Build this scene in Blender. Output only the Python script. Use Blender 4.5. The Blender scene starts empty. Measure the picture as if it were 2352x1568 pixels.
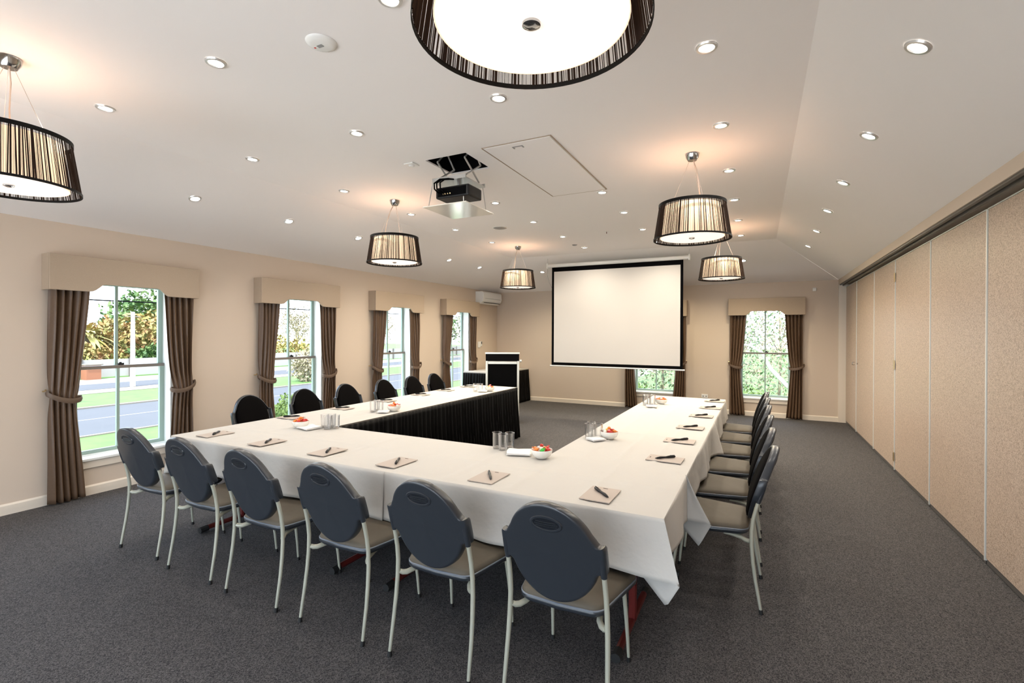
import bpy, math, random
from mathutils import Vector, Matrix
R = random.Random(7)
sc = bpy.context.scene
COL = sc.collection
PI = math.pi

# ------------------------------------------------------------------ camera
F, CX, CY = 1120.6, 1176.6, 769.35
YAW, PITCH, ROLL = (math.radians(a) for a in (26.8177, -0.1282, 0.257))
fw = Vector((-math.sin(YAW) * math.cos(PITCH), math.cos(YAW) * math.cos(PITCH), math.sin(PITCH)))
rt = Vector((math.cos(YAW), math.sin(YAW), 0)); up = rt.cross(fw)
rt2 = rt * math.cos(ROLL) + up * math.sin(ROLL); up2 = up * math.cos(ROLL) - rt * math.sin(ROLL)
cam = bpy.data.cameras.new('camera'); camo = bpy.data.objects.new('camera', cam); COL.objects.link(camo)
m = Matrix.Identity(4)
for i in range(3):
    m[i][0] = rt2[i]; m[i][1] = up2[i]; m[i][2] = -fw[i]
m[2][3] = 1.55
camo.matrix_world = m
cam.sensor_width = 36; cam.lens = F / 2352 * 36
cam.shift_x = (1176 - CX) / 2352; cam.shift_y = (CY - 784) / 2352
cam.clip_end = 500; cam.clip_start = 0.05
sc.camera = camo

# ------------------------------------------------------------------ world, sun, exposure
w = bpy.data.worlds.new('world'); sc.world = w; w.use_nodes = True
nt = w.node_tree; nt.nodes.clear()
out = nt.nodes.new('ShaderNodeOutputWorld'); bg = nt.nodes.new('ShaderNodeBackground')
tc = nt.nodes.new('ShaderNodeTexCoord'); sep = nt.nodes.new('ShaderNodeSeparateXYZ'); cr = nt.nodes.new('ShaderNodeValToRGB')
nt.links.new(tc.outputs['Generated'], sep.inputs[0]); nt.links.new(sep.outputs['Z'], cr.inputs[0])
cr.color_ramp.elements[0].position = 0.0; cr.color_ramp.elements[0].color = (0.80, 0.90, 1.0, 1)
cr.color_ramp.elements[1].position = 0.7; cr.color_ramp.elements[1].color = (0.62, 0.78, 1.0, 1)
nt.links.new(cr.outputs[0], bg.inputs[0]); bg.inputs[1].default_value = 3.2
nt.links.new(bg.outputs[0], out.inputs[0])
sun = bpy.data.lights.new('sun', 'SUN'); sun.energy = 6.0; sun.angle = 0.02; sun.color = (1, 0.93, 0.8)
suno = bpy.data.objects.new('sun', sun); COL.objects.link(suno)
suno.rotation_euler = Vector((-0.15, 0.40, -0.90)).to_track_quat('-Z', 'Y').to_euler()
sc.view_settings.view_transform = 'Standard'; sc.view_settings.look = 'None'
sc.view_settings.gamma = 1; sc.view_settings.use_curve_mapping = False
sc.view_settings.exposure = 1.0
sc.cycles.max_bounces = 10; sc.cycles.diffuse_bounces = 6; sc.cycles.transparent_max_bounces = 16
sc.cycles.sample_clamp_indirect = 6; sc.cycles.caustics_reflective = False; sc.cycles.caustics_refractive = False
sc.cycles.use_denoising = True

DL_W = 12.0      # downlight watts
PEND_W = 1.15   # pendant bulb watts

# ------------------------------------------------------------------ materials
MATS = {}
def mat(name, col, rough=0.6, metal=0.0, emit=0, noise=None, bump=None, spec=0.5, sheen=0):
    """noise=(scale, other colour, mix width); bump=(scale, strength)"""
    if name in MATS: return MATS[name]
    mt = bpy.data.materials.new(name); mt.use_nodes = True
    t = mt.node_tree; b = t.nodes['Principled BSDF']
    b.inputs['Base Color'].default_value = (*col, 1); b.inputs['Roughness'].default_value = rough
    b.inputs['Metallic'].default_value = metal; b.inputs['Specular IOR Level'].default_value = spec
    if sheen: b.inputs['Sheen Weight'].default_value = sheen
    if emit:
        b.inputs['Emission Color'].default_value = (*col, 1); b.inputs['Emission Strength'].default_value = emit
    c = t.nodes.new('ShaderNodeTexCoord')
    if noise:
        n = t.nodes.new('ShaderNodeTexNoise'); n.inputs['Scale'].default_value = noise[0]; n.inputs['Detail'].default_value = noise[3] if len(noise) > 3 else 3
        r = t.nodes.new('ShaderNodeValToRGB'); wd = noise[2]
        r.color_ramp.elements[0].position = 0.5 - wd; r.color_ramp.elements[0].color = (*noise[1], 1)
        r.color_ramp.elements[1].position = 0.5 + wd; r.color_ramp.elements[1].color = (*col, 1)
        t.links.new(c.outputs['Object'], n.inputs['Vector']); t.links.new(n.outputs[0], r.inputs[0]); t.links.new(r.outputs[0], b.inputs['Base Color'])
    if bump:
        n = t.nodes.new('ShaderNodeTexNoise'); n.inputs['Scale'].default_value = bump[0]; n.inputs['Detail'].default_value = 4
        u = t.nodes.new('ShaderNodeBump'); u.inputs['Strength'].default_value = bump[1]; u.inputs['Distance'].default_value = bump[2] if len(bump) > 2 else 0.01
        t.links.new(c.outputs['Object'], n.inputs['Vector']); t.links.new(n.outputs[0], u.inputs['Height']); t.links.new(u.outputs[0], b.inputs['Normal'])
    MATS[name] = mt; return mt

def glassmat(name, refl=0.08, tint=(1, 1, 1), rough=0.0, edge=True):
    mt = bpy.data.materials.new(name); mt.use_nodes = True; t = mt.node_tree; t.nodes.clear()
    o = t.nodes.new('ShaderNodeOutputMaterial'); mx = t.nodes.new('ShaderNodeMixShader')
    tr = t.nodes.new('ShaderNodeBsdfTransparent'); gl = t.nodes.new('ShaderNodeBsdfGlossy')
    tr.inputs[0].default_value = (*tint, 1); gl.inputs['Roughness'].default_value = rough
    lw = t.nodes.new('ShaderNodeLayerWeight'); lw.inputs[0].default_value = refl
    t.links.new(lw.outputs['Fresnel' if not edge else 'Facing'], mx.inputs[0])
    t.links.new(tr.outputs[0], mx.inputs[1]); t.links.new(gl.outputs[0], mx.inputs[2]); t.links.new(mx.outputs[0], o.inputs[0])
    return mt

M = {}
M['wall'] = mat('cream_wall_paint', (0.59, 0.495, 0.405), 0.75, noise=(1.3, (0.575, 0.48, 0.39), 0.3))
M['ceil'] = mat('white_ceiling_paint', (0.84, 0.81, 0.795), 0.8)
M['trim'] = mat('cream_gloss_trim', (0.70, 0.63, 0.54), 0.35)
M['whitetrim'] = mat('white_gloss_trim', (0.78, 0.80, 0.78), 0.35)
M['rail'] = mat('window_rail_grey', (0.20, 0.175, 0.15), 0.45)  # brown-grey tone carries the shade on the room side of the rail
M['sash'] = mat('green_grey_sash_paint', (0.30, 0.40, 0.35), 0.4)  # greenish white sash, its backlit darkness put into the colour
M['pelmet'] = mat('beige_pelmet_fabric', (0.40, 0.315, 0.235), 0.85, noise=(220, (0.35, 0.275, 0.205), 0.3), bump=(300, 0.1, 0.002))
M['curtain'] = mat('brown_satin_curtain', (0.115, 0.070, 0.042), 0.40, noise=(60, (0.090, 0.053, 0.031), 0.4), spec=0.35)
M['tieback'] = mat('brown_tieback', (0.12, 0.08, 0.055), 0.45, spec=0.35)
M['brass'] = mat('brass', (0.7, 0.55, 0.3), 0.3, 1)
M['partition'] = mat('speckled_beige_laminate', (0.54, 0.425, 0.335), 0.42, noise=(95, (0.24, 0.17, 0.12), 0.16, 2), bump=(120, 0.06, 0.003))
M['alu'] = mat('pale_aluminium_edge', (0.74, 0.76, 0.72), 0.35, 0.3)
M['track'] = mat('grey_track', (0.14, 0.13, 0.12), 0.4, 0.5)
M['black'] = mat('black_matte', (0.002, 0.002, 0.0023), 0.8, spec=0.05)
M['blackgloss'] = mat('black_plastic', (0.005, 0.005, 0.006), 0.35, spec=0.3)
M['shell'] = mat('charcoal_blue_chair_plastic', (0.023, 0.027, 0.034), 0.30, noise=(400, (0.021, 0.025, 0.031), 0.4), bump=(600, 0.05, 0.001))
M['shelldark'] = mat('dark_recess_plastic', (0.008, 0.010, 0.014), 0.3)  # shell plastic darkened for the shade inside the handle hollow
M['padblack'] = mat('black_chair_fabric', (0.0035, 0.003, 0.003), 0.95, bump=(500, 0.2, 0.002), spec=0.04)
M['seat'] = mat('taupe_seat_vinyl', (0.105, 0.088, 0.066), 0.65, noise=(30, (0.095, 0.079, 0.058), 0.4), spec=0.25)
M['piping'] = mat('grey_blue_piping', (0.16, 0.18, 0.21), 0.35)
M['leg'] = mat('pale_silver_painted_steel', (0.44, 0.44, 0.36), 0.3, 0.25)
M['rubber'] = mat('black_rubber', (0.006, 0.006, 0.006), 0.7)
M['cloth'] = mat('white_table_linen', (0.53, 0.51, 0.475), 0.85, bump=(7, 0.45, 0.02))
M['skirt'] = mat('black_satin_skirt', (0.0022, 0.002, 0.002), 0.5, spec=0.10)
M['napkin'] = mat('white_napkin', (0.82, 0.80, 0.77), 0.9)
M['china'] = mat('white_china', (0.82, 0.80, 0.74), 0.2)
M['paper'] = mat('notepad_paper', (0.46, 0.395, 0.345), 0.8)
M['red'] = mat('dark_red_steel', (0.10, 0.012, 0.010), 0.35)
M['chrome'] = mat('chrome', (0.45, 0.45, 0.45), 0.12, 1)
M['silver'] = mat('silver_ring', (0.6, 0.6, 0.6), 0.3, 0.8)
M['wire'] = mat('clear_wire', (0.5, 0.42, 0.36), 0.3, 0.3)
M['string'] = mat('dark_brown_string', (0.022, 0.012, 0.008), 0.8, spec=0.1)
M['ringblack'] = mat('black_shade_ring', (0.003, 0.0025, 0.0025), 0.6, spec=0.15)
M['drum'] = mat('glowing_cream_drum', (1.0, 0.74, 0.50), 0.7, emit=0.42)
M['diffuser'] = mat('glowing_diffuser', (1.0, 0.88, 0.79), 0.5, emit=0.40)
M['lens'] = mat('lit_lamp_lens', (1.0, 0.96, 0.88), 0.4, emit=12)
M['white'] = mat('white_plastic', (0.78, 0.78, 0.76), 0.35)
M['screen'] = mat('projection_screen_white', (0.58, 0.56, 0.54), 0.9)
M['screenback'] = mat('screen_border_black', (0.002, 0.002, 0.0025), 0.8, spec=0.05)
M['plate'] = mat('satin_white_plate', (0.72, 0.69, 0.62), 0.12)
M['grey'] = mat('mid_grey_plastic', (0.25, 0.25, 0.25), 0.4)
M['steel'] = mat('zinc_steel', (0.55, 0.55, 0.54), 0.35, 0.7)
M['glass'] = glassmat('window_glass', 0.03)
M['tumbler'] = glassmat('tumbler_glass', 0.36, (0.99, 0.995, 1.0), 0.12)
M['grass'] = mat('sunlit_lawn', (0.045, 0.13, 0.018), 0.9, noise=(3, (0.075, 0.145, 0.025), 0.3))
M['asphalt'] = mat('grey_asphalt', (0.050, 0.053, 0.062), 0.85, noise=(2, (0.042, 0.045, 0.053), 0.4))
M['concrete'] = mat('pale_concrete', (0.19, 0.17, 0.14), 0.9, noise=(1.5, (0.14, 0.125, 0.10), 0.3))
M['roadpaint'] = mat('white_road_paint', (0.2, 0.2, 0.2), 0.8)
M['fence'] = mat('white_fence_panel', (0.30, 0.28, 0.26), 0.7)
M['brick'] = mat('orange_brick', (0.25, 0.10, 0.05), 0.8)
M['leafg'] = mat('green_leaves', (0.022, 0.07, 0.014), 0.7, noise=(1.5, (0.08, 0.13, 0.024), 0.15))
M['leafy'] = mat('yellow_green_leaves', (0.30, 0.29, 0.07), 0.7, noise=(1.5, (0.24, 0.15, 0.05), 0.15))
M['leafo'] = mat('russet_leaves', (0.26, 0.12, 0.045), 0.7, noise=(1.5, (0.16, 0.17, 0.04), 0.15))
M['leafpale'] = mat('pale_twigs', (0.26, 0.22, 0.14), 0.8)
M['leafsilver'] = mat('silvery_green_leaves', (0.09, 0.16, 0.075), 0.7, noise=(3, (0.22, 0.19, 0.13), 0.15))
M['bark'] = mat('grey_bark', (0.20, 0.16, 0.12), 0.9)
M['polegrey'] = mat('pale_pole', (0.5, 0.48, 0.44), 0.7)
for nm, c in dict(red=(0.55, 0.03, 0.02), orange=(0.75, 0.22, 0.04), green=(0.04, 0.45, 0.06), pink=(0.75, 0.25, 0.25), white=(0.8, 0.78, 0.7), yellow=(0.75, 0.55, 0.1)).items():
    M['sweet_' + nm] = mat('sweet_' + nm, c, 0.25)

def carpet():
    mt = bpy.data.materials.new('charcoal_loop_carpet'); mt.use_nodes = True; t = mt.node_tree; b = t.nodes['Principled BSDF']
    b.inputs['Roughness'].default_value = 0.92; b.inputs['Specular IOR Level'].default_value = 0.25
    c = t.nodes.new('ShaderNodeTexCoord')
    n = t.nodes.new('ShaderNodeTexVoronoi'); n.inputs['Scale'].default_value = 210
    n2 = t.nodes.new('ShaderNodeTexNoise'); n2.inputs['Scale'].default_value = 330; n2.inputs['Detail'].default_value = 2
    ad = t.nodes.new('ShaderNodeMath'); ad.operation = 'MULTIPLY_ADD'; ad.inputs[1].default_value = 0.40
    t.links.new(c.outputs['Object'], n2.inputs['Vector']); t.links.new(n.outputs['Color'], ad.inputs[0]); ad.inputs[2].default_value = 0.0
    ad2 = t.nodes.new('ShaderNodeMath'); ad2.operation = 'MULTIPLY_ADD'; ad2.inputs[1].default_value = 0.65; t.links.new(n2.outputs[0], ad2.inputs[0]); t.links.new(ad.outputs[0], ad2.inputs[2])
    r = t.nodes.new('ShaderNodeValToRGB'); e = r.color_ramp.elements
    e[0].position = 0.34; e[0].color = (0.010, 0.0105, 0.014, 1); e[1].position = 0.74; e[1].color = (0.132, 0.124, 0.122, 1)
    v = t.nodes.new('ShaderNodeTexVoronoi'); v.inputs['Scale'].default_value = 190
    u = t.nodes.new('ShaderNodeBump'); u.inputs['Strength'].default_value = 0.3; u.inputs['Distance'].default_value = 0.004
    t.links.new(c.outputs['Object'], n.inputs['Vector']); t.links.new(c.outputs['Object'], v.inputs['Vector'])
    t.links.new(ad2.outputs[0], r.inputs[0]); t.links.new(r.outputs[0], b.inputs['Base Color'])
    t.links.new(v.outputs['Distance'], u.inputs['Height']); t.links.new(u.outputs[0], b.inputs['Normal'])
    return mt
M['carpet'] = carpet()
def speckle_partition():
    t = M['partition'].node_tree; b = t.nodes['Principled BSDF']
    c = [n for n in t.nodes if n.type == 'TEX_COORD'][0]; rp_ = [n for n in t.nodes if n.type == 'VALTORGB'][0]
    for l in list(rp_.inputs[0].links): t.links.remove(l)
    v = t.nodes.new('ShaderNodeTexVoronoi'); v.inputs['Scale'].default_value = 170
    t.links.new(c.outputs['Object'], v.inputs['Vector']); t.links.new(v.outputs['Color'], rp_.inputs[0])
    rp_.color_ramp.elements[0].position = 0.05; rp_.color_ramp.elements[1].position = 0.75
    rp_.color_ramp.elements[0].color = (0.27, 0.195, 0.14, 1)
speckle_partition()

# ------------------------------------------------------------------ mesh helpers
class MB:
    def __init__(s): s.v = []; s.f = []
    def add(s, vs, fs):
        o = len(s.v); s.v += [tuple(p) for p in vs]; s.f += [tuple(i + o for i in f) for f in fs]; return s
    def box(s, x0, x1, y0, y1, z0, z1):
        vs = [(x, y, z) for z in (z0, z1) for y in (y0, y1) for x in (x0, x1)]
        return s.add(vs, [(0, 2, 3, 1), (4, 5, 7, 6), (0, 1, 5, 4), (2, 6, 7, 3), (0, 4, 6, 2), (1, 3, 7, 5)])
    def prism(s, pts, axis, a, b):
        """polygon pts (2-D) extruded along axis 0/1/2 from a to b"""
        n = len(pts); vs = []
        for t in (a, b):
            for p, q in pts: vs.append({0: (t, p, q), 1: (p, t, q), 2: (p, q, t)}[axis])
        fs = [tuple(range(n))[::-1], tuple(range(n, 2 * n))] + [(i, (i + 1) % n, n + (i + 1) % n, n + i) for i in range(n)]
        return s.add(vs, fs)
    def tube(s, path, rad, seg=10, cap=True):
        path = [Vector(p) for p in path]; n = len(path)
        if not hasattr(rad, '__len__'): rad = [rad] * n
        up_ = None; vs = []
        for i, p in enumerate(path):
            d = (path[min(i + 1, n - 1)] - path[max(i - 1, 0)]).normalized()
            if up_ is None: up_ = Vector((0, 0, 1)) if abs(d.z) < 0.9 else Vector((1, 0, 0))
            a = (up_ - d * up_.dot(d)).normalized(); up_ = a; b = d.cross(a)
            for k in range(seg):
                t = 2 * PI * k / seg; vs.append(p + (a * math.cos(t) + b * math.sin(t)) * rad[i])
        fs = []
        for i in range(n - 1):
            for k in range(seg):
                k2 = (k + 1) % seg; fs.append((i * seg + k, i * seg + k2, (i + 1) * seg + k2, (i + 1) * seg + k))
        if cap: fs += [tuple(range(seg))[::-1], tuple(range((n - 1) * seg, n * seg))]
        return s.add(vs, fs)
    def lathe(s, prof, seg=32, cx=0, cy=0, cap=False):
        n = len(prof); vs = [(cx + r * math.cos(2 * PI * k / seg), cy + r * math.sin(2 * PI * k / seg), z) for r, z in prof for k in range(seg)]
        fs = [(i * seg + k, i * seg + (k + 1) % seg, (i + 1) * seg + (k + 1) % seg, (i + 1) * seg + k) for i in range(n - 1) for k in range(seg)]
        if cap: fs += [tuple(range(seg))[::-1], tuple(range((n - 1) * seg, n * seg))]
        return s.add(vs, fs)
    def grid(s, nu, nv, fn, wrap=False):
        vs = [fn(i / nu, j / nv) for j in range(nv + 1) for i in range(nu + 1)]; a = nu + 1
        return s.add(vs, [(j * a + i, j * a + i + 1, (j + 1) * a + i + 1, (j + 1) * a + i) for j in range(nv) for i in range(nu)])
    def build(s, name, m_, parent=None, smooth=False, bevel=0, solid=0, loc=None, rot=None, auto=True):
        me = bpy.data.meshes.new(name); me.from_pydata(s.v, [], s.f); me.update()
        me.materials.append(M[m_] if isinstance(m_, str) else m_)
        if smooth:
            me.polygons.foreach_set('use_smooth', [True] * len(me.polygons))
            try: me.set_sharp_from_angle(angle=math.radians(42))
            except Exception: pass
        o = bpy.data.objects.new(name, me); COL.objects.link(o)
        if parent: o.parent = parent
        if loc: o.location = loc
        if rot: o.rotation_euler = rot
        if solid:
            md = o.modifiers.new('solid', 'SOLIDIFY'); md.thickness = solid; md.offset = 0
        if bevel:
            md = o.modifiers.new('bevel', 'BEVEL'); md.width = bevel; md.segments = 2; md.limit_method = 'ANGLE'; md.angle_limit = 0.6
        return o

def tag(o, label=None, cat=None, group=None, kind=None):
    if label: o['label'] = label
    if cat: o['category'] = cat
    if group: o['group'] = group
    if kind: o['kind'] = kind
    return o
def thing(name, label, cat, loc=(0, 0, 0), rz=0, group=None):
    o = bpy.data.objects.new(name, None); COL.objects.link(o); o.location = loc; o.rotation_euler = (0, 0, rz); o.empty_display_size = 0.1
    return tag(o, label, cat, group)
KIDS = {}
def kids(o):
    return [c for c in bpy.data.objects if c.parent == o]
def protos(o):
    """child tree, read once"""
    return [(c, protos(c)) for c in kids(o)]
def dup(root, tree, loc, rz=None, label=None, group=None):
    r = root.copy(); COL.objects.link(r); r.location = loc
    if rz is not None: r.rotation_euler = (0, 0, rz)
    if label: r['label'] = label
    if group: r['group'] = group
    for c, sub in tree:
        d = c.copy(); COL.objects.link(d); d.parent = r
        for g, _ in sub:
            e = g.copy(); COL.objects.link(e); e.parent = d
    return r
def struct(mb, name, m_, **k):
    return tag(mb.build(name, m_, **k), kind='structure')
def point_light(name, loc, watts, color, parent=None, radius=0.05, typ='POINT', spot=2.4):
    l = bpy.data.lights.new(name, typ); l.energy = watts; l.color = color; l.shadow_soft_size = radius
    if typ == 'SPOT': l.spot_size = spot; l.spot_blend = 0.9
    o = bpy.data.objects.new(name, l); COL.objects.link(o); o.location = loc
    if parent: o.parent = parent
    return o
ORD = ['first', 'second', 'third', 'fourth', 'fifth', 'sixth', 'seventh', 'eighth', 'ninth']

# ------------------------------------------------------------------ room dimensions
XL, XR, YF, YB = -5.69, 1.38, 10.43, -1.6
HW, HC = 2.547, 3.048
XCL, XCR, YC = -4.35, 0.235, 8.62
XBH = 1.27            # bulkhead face
TOPW = 0.75

# ------------------------------------------------------------------ shell
struct(MB().box(XL - 0.2, XR + 0.4, YB - 0.2, YF + 0.2, -0.2, 0.0), 'floor', 'carpet')
# ceiling: flat part with the projector hatch cut out, three slopes
hx0, hx1, hy0, hy1 = -2.585, -2.175, 3.43, 3.84
cb = MB()
xs = [XCL, hx0, hx1, XCR]; ys = [YB, hy0, hy1, YC]
for i in range(3):
    for j in range(3):
        if i == 1 and j == 1: continue
        cb.add([(xs[i], ys[j], HC), (xs[i], ys[j + 1], HC), (xs[i + 1], ys[j + 1], HC), (xs[i + 1], ys[j], HC)], [(0, 1, 2, 3)])
cb.add([(XL, YB, HW), (XL, YF, HW), (XCL, YC, HC), (XCL, YB, HC)], [(0, 1, 2, 3)])
cb.add([(XL, YF, HW), (XBH + 0.0, YF, HW), (XCR, YC, HC), (XCL, YC, HC)], [(0, 1, 2, 3)])
cb.add([(XBH, YB, 2.55), (XCR, YB, HC), (XCR, YC, HC), (XBH, YF, 2.55)], [(0, 1, 2, 3)])
ceil_o = struct(cb, 'ceiling', 'ceil', solid=0)
md = ceil_o.modifiers.new('solid', 'SOLIDIFY'); md.thickness = 0.012; md.offset = -1
# dark roof void over the hatch
vb = MB()
vx0, vx1, vy0, vy1, vz = hx0 - 0.02, hx1 + 0.02, hy0 - 0.02, hy1 + 0.02, 3.6
vb.box(vx0 - 0.02, vx0, vy0, vy1, HC + 0.012, vz); vb.box(vx1, vx1 + 0.02, vy0, vy1, HC + 0.012, vz)
vb.box(vx0, vx1, vy0 - 0.02, vy0, HC + 0.012, vz); vb.box(vx0, vx1, vy1, vy1 + 0.02, HC + 0.012, vz); vb.box(vx0 - 0.02, vx1 + 0.02, vy0 - 0.02, vy1 + 0.02, vz, vz + 0.02)
struct(vb, 'ceiling_void', 'black')

def wall_cells(axis, a, b, us, zs, holes):
    """axis: 0 wall spans y (normal x), 1 wall spans x. a,b = thickness range"""
    mb = MB()
    for i in range(len(us) - 1):
        for j in range(len(zs) - 1):
            um, zm = (us[i] + us[i + 1]) / 2, (zs[j] + zs[j + 1]) / 2
            if any(h[0] < um < h[1] and h[2] < zm < h[3] for h in holes): continue
            if axis == 0: mb.box(a, b, us[i], us[i + 1], zs[j], zs[j + 1])
            else: mb.box(us[i], us[i + 1], a, b, zs[j], zs[j + 1])
    return mb
WZ0, WZ1, WH = 0.34, 2.09, 0.455
left_c = [2.62, 4.66, 6.69, 8.70, 0.58]      # window centres along the left wall
far_c = [0.11, -1.93]                                # and along the far wall
holesL = [(c - WH, c + WH, WZ0, WZ1) for c in left_c]
us = sorted({YB - 0.2, YF + 0.2, *[h[0] for h in holesL], *[h[1] for h in holesL]})
struct(wall_cells(0, XL - 0.2, XL, us, [0, WZ0, WZ1, 3.2], holesL), 'wall_left', 'wall')
holesF = [(c - WH, c + WH, WZ0, WZ1) for c in far_c]
us = sorted({XL, XR + 0.4, *[h[0] for h in holesF], *[h[1] for h in holesF]})
struct(wall_cells(1, YF, YF + 0.2, us, [0, WZ0, WZ1, 3.2], holesF), 'wall_far', 'wall')
struct(MB().box(XR + 0.1, XR + 0.3, YB, YF, 0, 3.2), 'wall_right', 'wall')
# unseen rear wall, with wide unglazed openings added to let daylight in
holesB = [(-5.4, -2.15, 0.05, 2.0), (-2.05, 1.2, 0.05, 2.0)]
us = sorted({XL, XR + 0.3, *[h[0] for h in holesB], *[h[1] for h in holesB]})
struct(wall_cells(1, YB - 0.2, YB, us, [0, 0.05, 2.0, 3.2], holesB), 'wall_rear', 'wall')
# bulkhead over the partition, with dark track
struct(MB().box(XBH, XR + 0.1, YB, YF, 2.46, 2.62), 'wall_bulkhead', 'wall')
tb = MB().box(XBH + 0.012, XBH + 0.04, YB, YF - 0.03, 2.445, 2.46).box(XBH + 0.055, XBH + 0.075, YB, YF - 0.03, 2.43, 2.46)
struct(tb, 'trim_5', 'track')
struct(MB().box(XBH, XR + 0.1, YF - 0.035, YF - 0.0005, 0, 2.46), 'trim_6', 'trim')
# skirting boards
def skirting(name, axis, a, b, face, sgn):
    mb = MB(); t = 0.016 * sgn
    pts = [(face, 0.0), (face + t, 0.0), (face + t, 0.078), (face + t * 0.4, 0.092), (face, 0.092)]
    if axis == 0:  # runs along y
        mb.prism([(p, q) for p, q in pts], 1, a, b)
    else:
        n = len(pts); vs = [(xx, p, q) for xx in (a, b) for p, q in pts]
        mb.add(vs, [tuple(range(n))[::-1], tuple(range(n, 2 * n))] + [(i, (i + 1) % n, n + (i + 1) % n, n + i) for i in range(n)])
    return struct(mb, name, 'trim')
skirting('baseboard_left', 0, YB, YF, XL, 1)
skirting('baseboard_far', 1, XL + 0.016, XBH, YF, -1)

# ------------------------------------------------------------------ windows
def window(idx, axis, c, face, sgn, rear=False):
    """axis 0: in the left wall (spans y); axis 1: in the far wall (spans x). sgn: direction outwards"""
    root = bpy.data.objects.new('window_%d' % idx, None); COL.objects.link(root); tag(root, kind='structure')
    def B(mb, u0, u1, d0, d1, z0, z1):
        a, b = sorted((face + sgn * d0, face + sgn * d1))
        if axis == 0: mb.box(a, b, c + u0, c + u1, z0, z1)
        else: mb.box(c + u0, c + u1, a, b, z0, z1)
    fr = MB(); j = 0.025
    B(fr, -WH, -WH + j, 0.004, 0.2, WZ0, WZ1); B(fr, WH - j, WH, 0.004, 0.2, WZ0, WZ1); B(fr, -WH + j, WH - j, 0.004, 0.2, WZ1 - j, WZ1)
    B(fr, -WH + j, WH - j, 0.10, 0.2, WZ0, WZ0 + j)
    fr.build('frame', 'whitetrim', root)
    si = MB(); B(si, -WH - 0.04, WH + 0.04, -0.035, 0.10, WZ0 - 0.012, WZ0 + 0.012); si.build('sill', 'whitetrim', root, bevel=0.004)
    ap = MB(); B(ap, -WH - 0.02, WH + 0.02, -0.018, 0.0, WZ0 - 0.085, WZ0 - 0.0125); ap.build('apron', 'trim', root, bevel=0.005)
    zm = 1.185; st = 0.045; I = WH - j
    up_ = MB(); B(up_, -I, -I + st, 0.155, 0.185, zm, WZ1 - j); B(up_, I - st, I, 0.155, 0.185, zm, WZ1 - j); B(up_, -I + st, I - st, 0.155, 0.185, WZ1 - j - 0.05, WZ1 - j); B(up_, -0.013, 0.013, 0.157, 0.183, zm + 0.03, WZ1 - j - 0.05)
    B(up_, -I + st, I - st, 0.155, 0.185, zm, zm + 0.03)
    up_.build('upper_sash', 'sash', root)
    lo = MB(); B(lo, -I, -I + st, 0.12, 0.15, WZ0 + j, zm); B(lo, I - st, I, 0.12, 0.15, WZ0 + j, zm); B(lo, -I + st, I - st, 0.12, 0.15, WZ0 + j, WZ0 + j + 0.035); B(lo, -0.013, 0.013, 0.122, 0.148, WZ0 + j + 0.035, zm)
    lo.build('lower_sash', 'sash', root)
    mr = MB(); B(mr, -I, I, 0.118, 0.153, zm, zm + 0.032); mr.build('meeting_rail', 'rail', root, bevel=0.003)
    la = MB(); B(la, 0.0, 0.05, 0.12, 0.14, zm + 0.033, zm + 0.052); B(la, 0.015, 0.03, 0.122, 0.138, zm + 0.052, zm + 0.062); la.build('latch', 'blackgloss', root)
    gp = MB(); B(gp, -I + st, I - st, 0.169, 0.172, zm + 0.03, WZ1 - j - 0.05); B(gp, -I + st, I - st, 0.134, 0.137, WZ0 + j + 0.035, zm); gp.build('pane', 'glass', root)
    # sky light portal just outside the glass
    l = bpy.data.lights.new('window_portal', 'AREA'); l.shape = 'RECTANGLE'; l.size = 2 * WH; l.size_y = WZ1 - WZ0
    l.cycles.is_portal = True
    lo_ = bpy.data.objects.new('window_portal', l); COL.objects.link(lo_)
    p = face + sgn * 0.22
    lo_.location = (p, c, (WZ0 + WZ1) / 2) if axis == 0 else (c, p, (WZ0 + WZ1) / 2)
    lo_.rotation_euler = Vector((-sgn, 0, 0) if axis == 0 else (0, -sgn, 0)).to_track_quat('-Z', 'Y').to_euler()
    return root
n = 1
for c in left_c: window(n, 0, c, XL, -1); n += 1
for c in far_c: window(n, 1, c, YF, 1); n += 1
for h in holesB:  # sky portals at the added rear openings
    l = bpy.data.lights.new('window_portal', 'AREA'); l.shape = 'RECTANGLE'; l.size = 3.25; l.size_y = 1.95; l.cycles.is_portal = True
    o = bpy.data.objects.new('window_portal', l); COL.objects.link(o); o.location = ((h[0] + h[1]) / 2, YB - 0.22, 1.02)
    o.rotation_euler = Vector((0, 1, 0)).to_track_quat('-Z', 'Y').to_euler()

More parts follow.
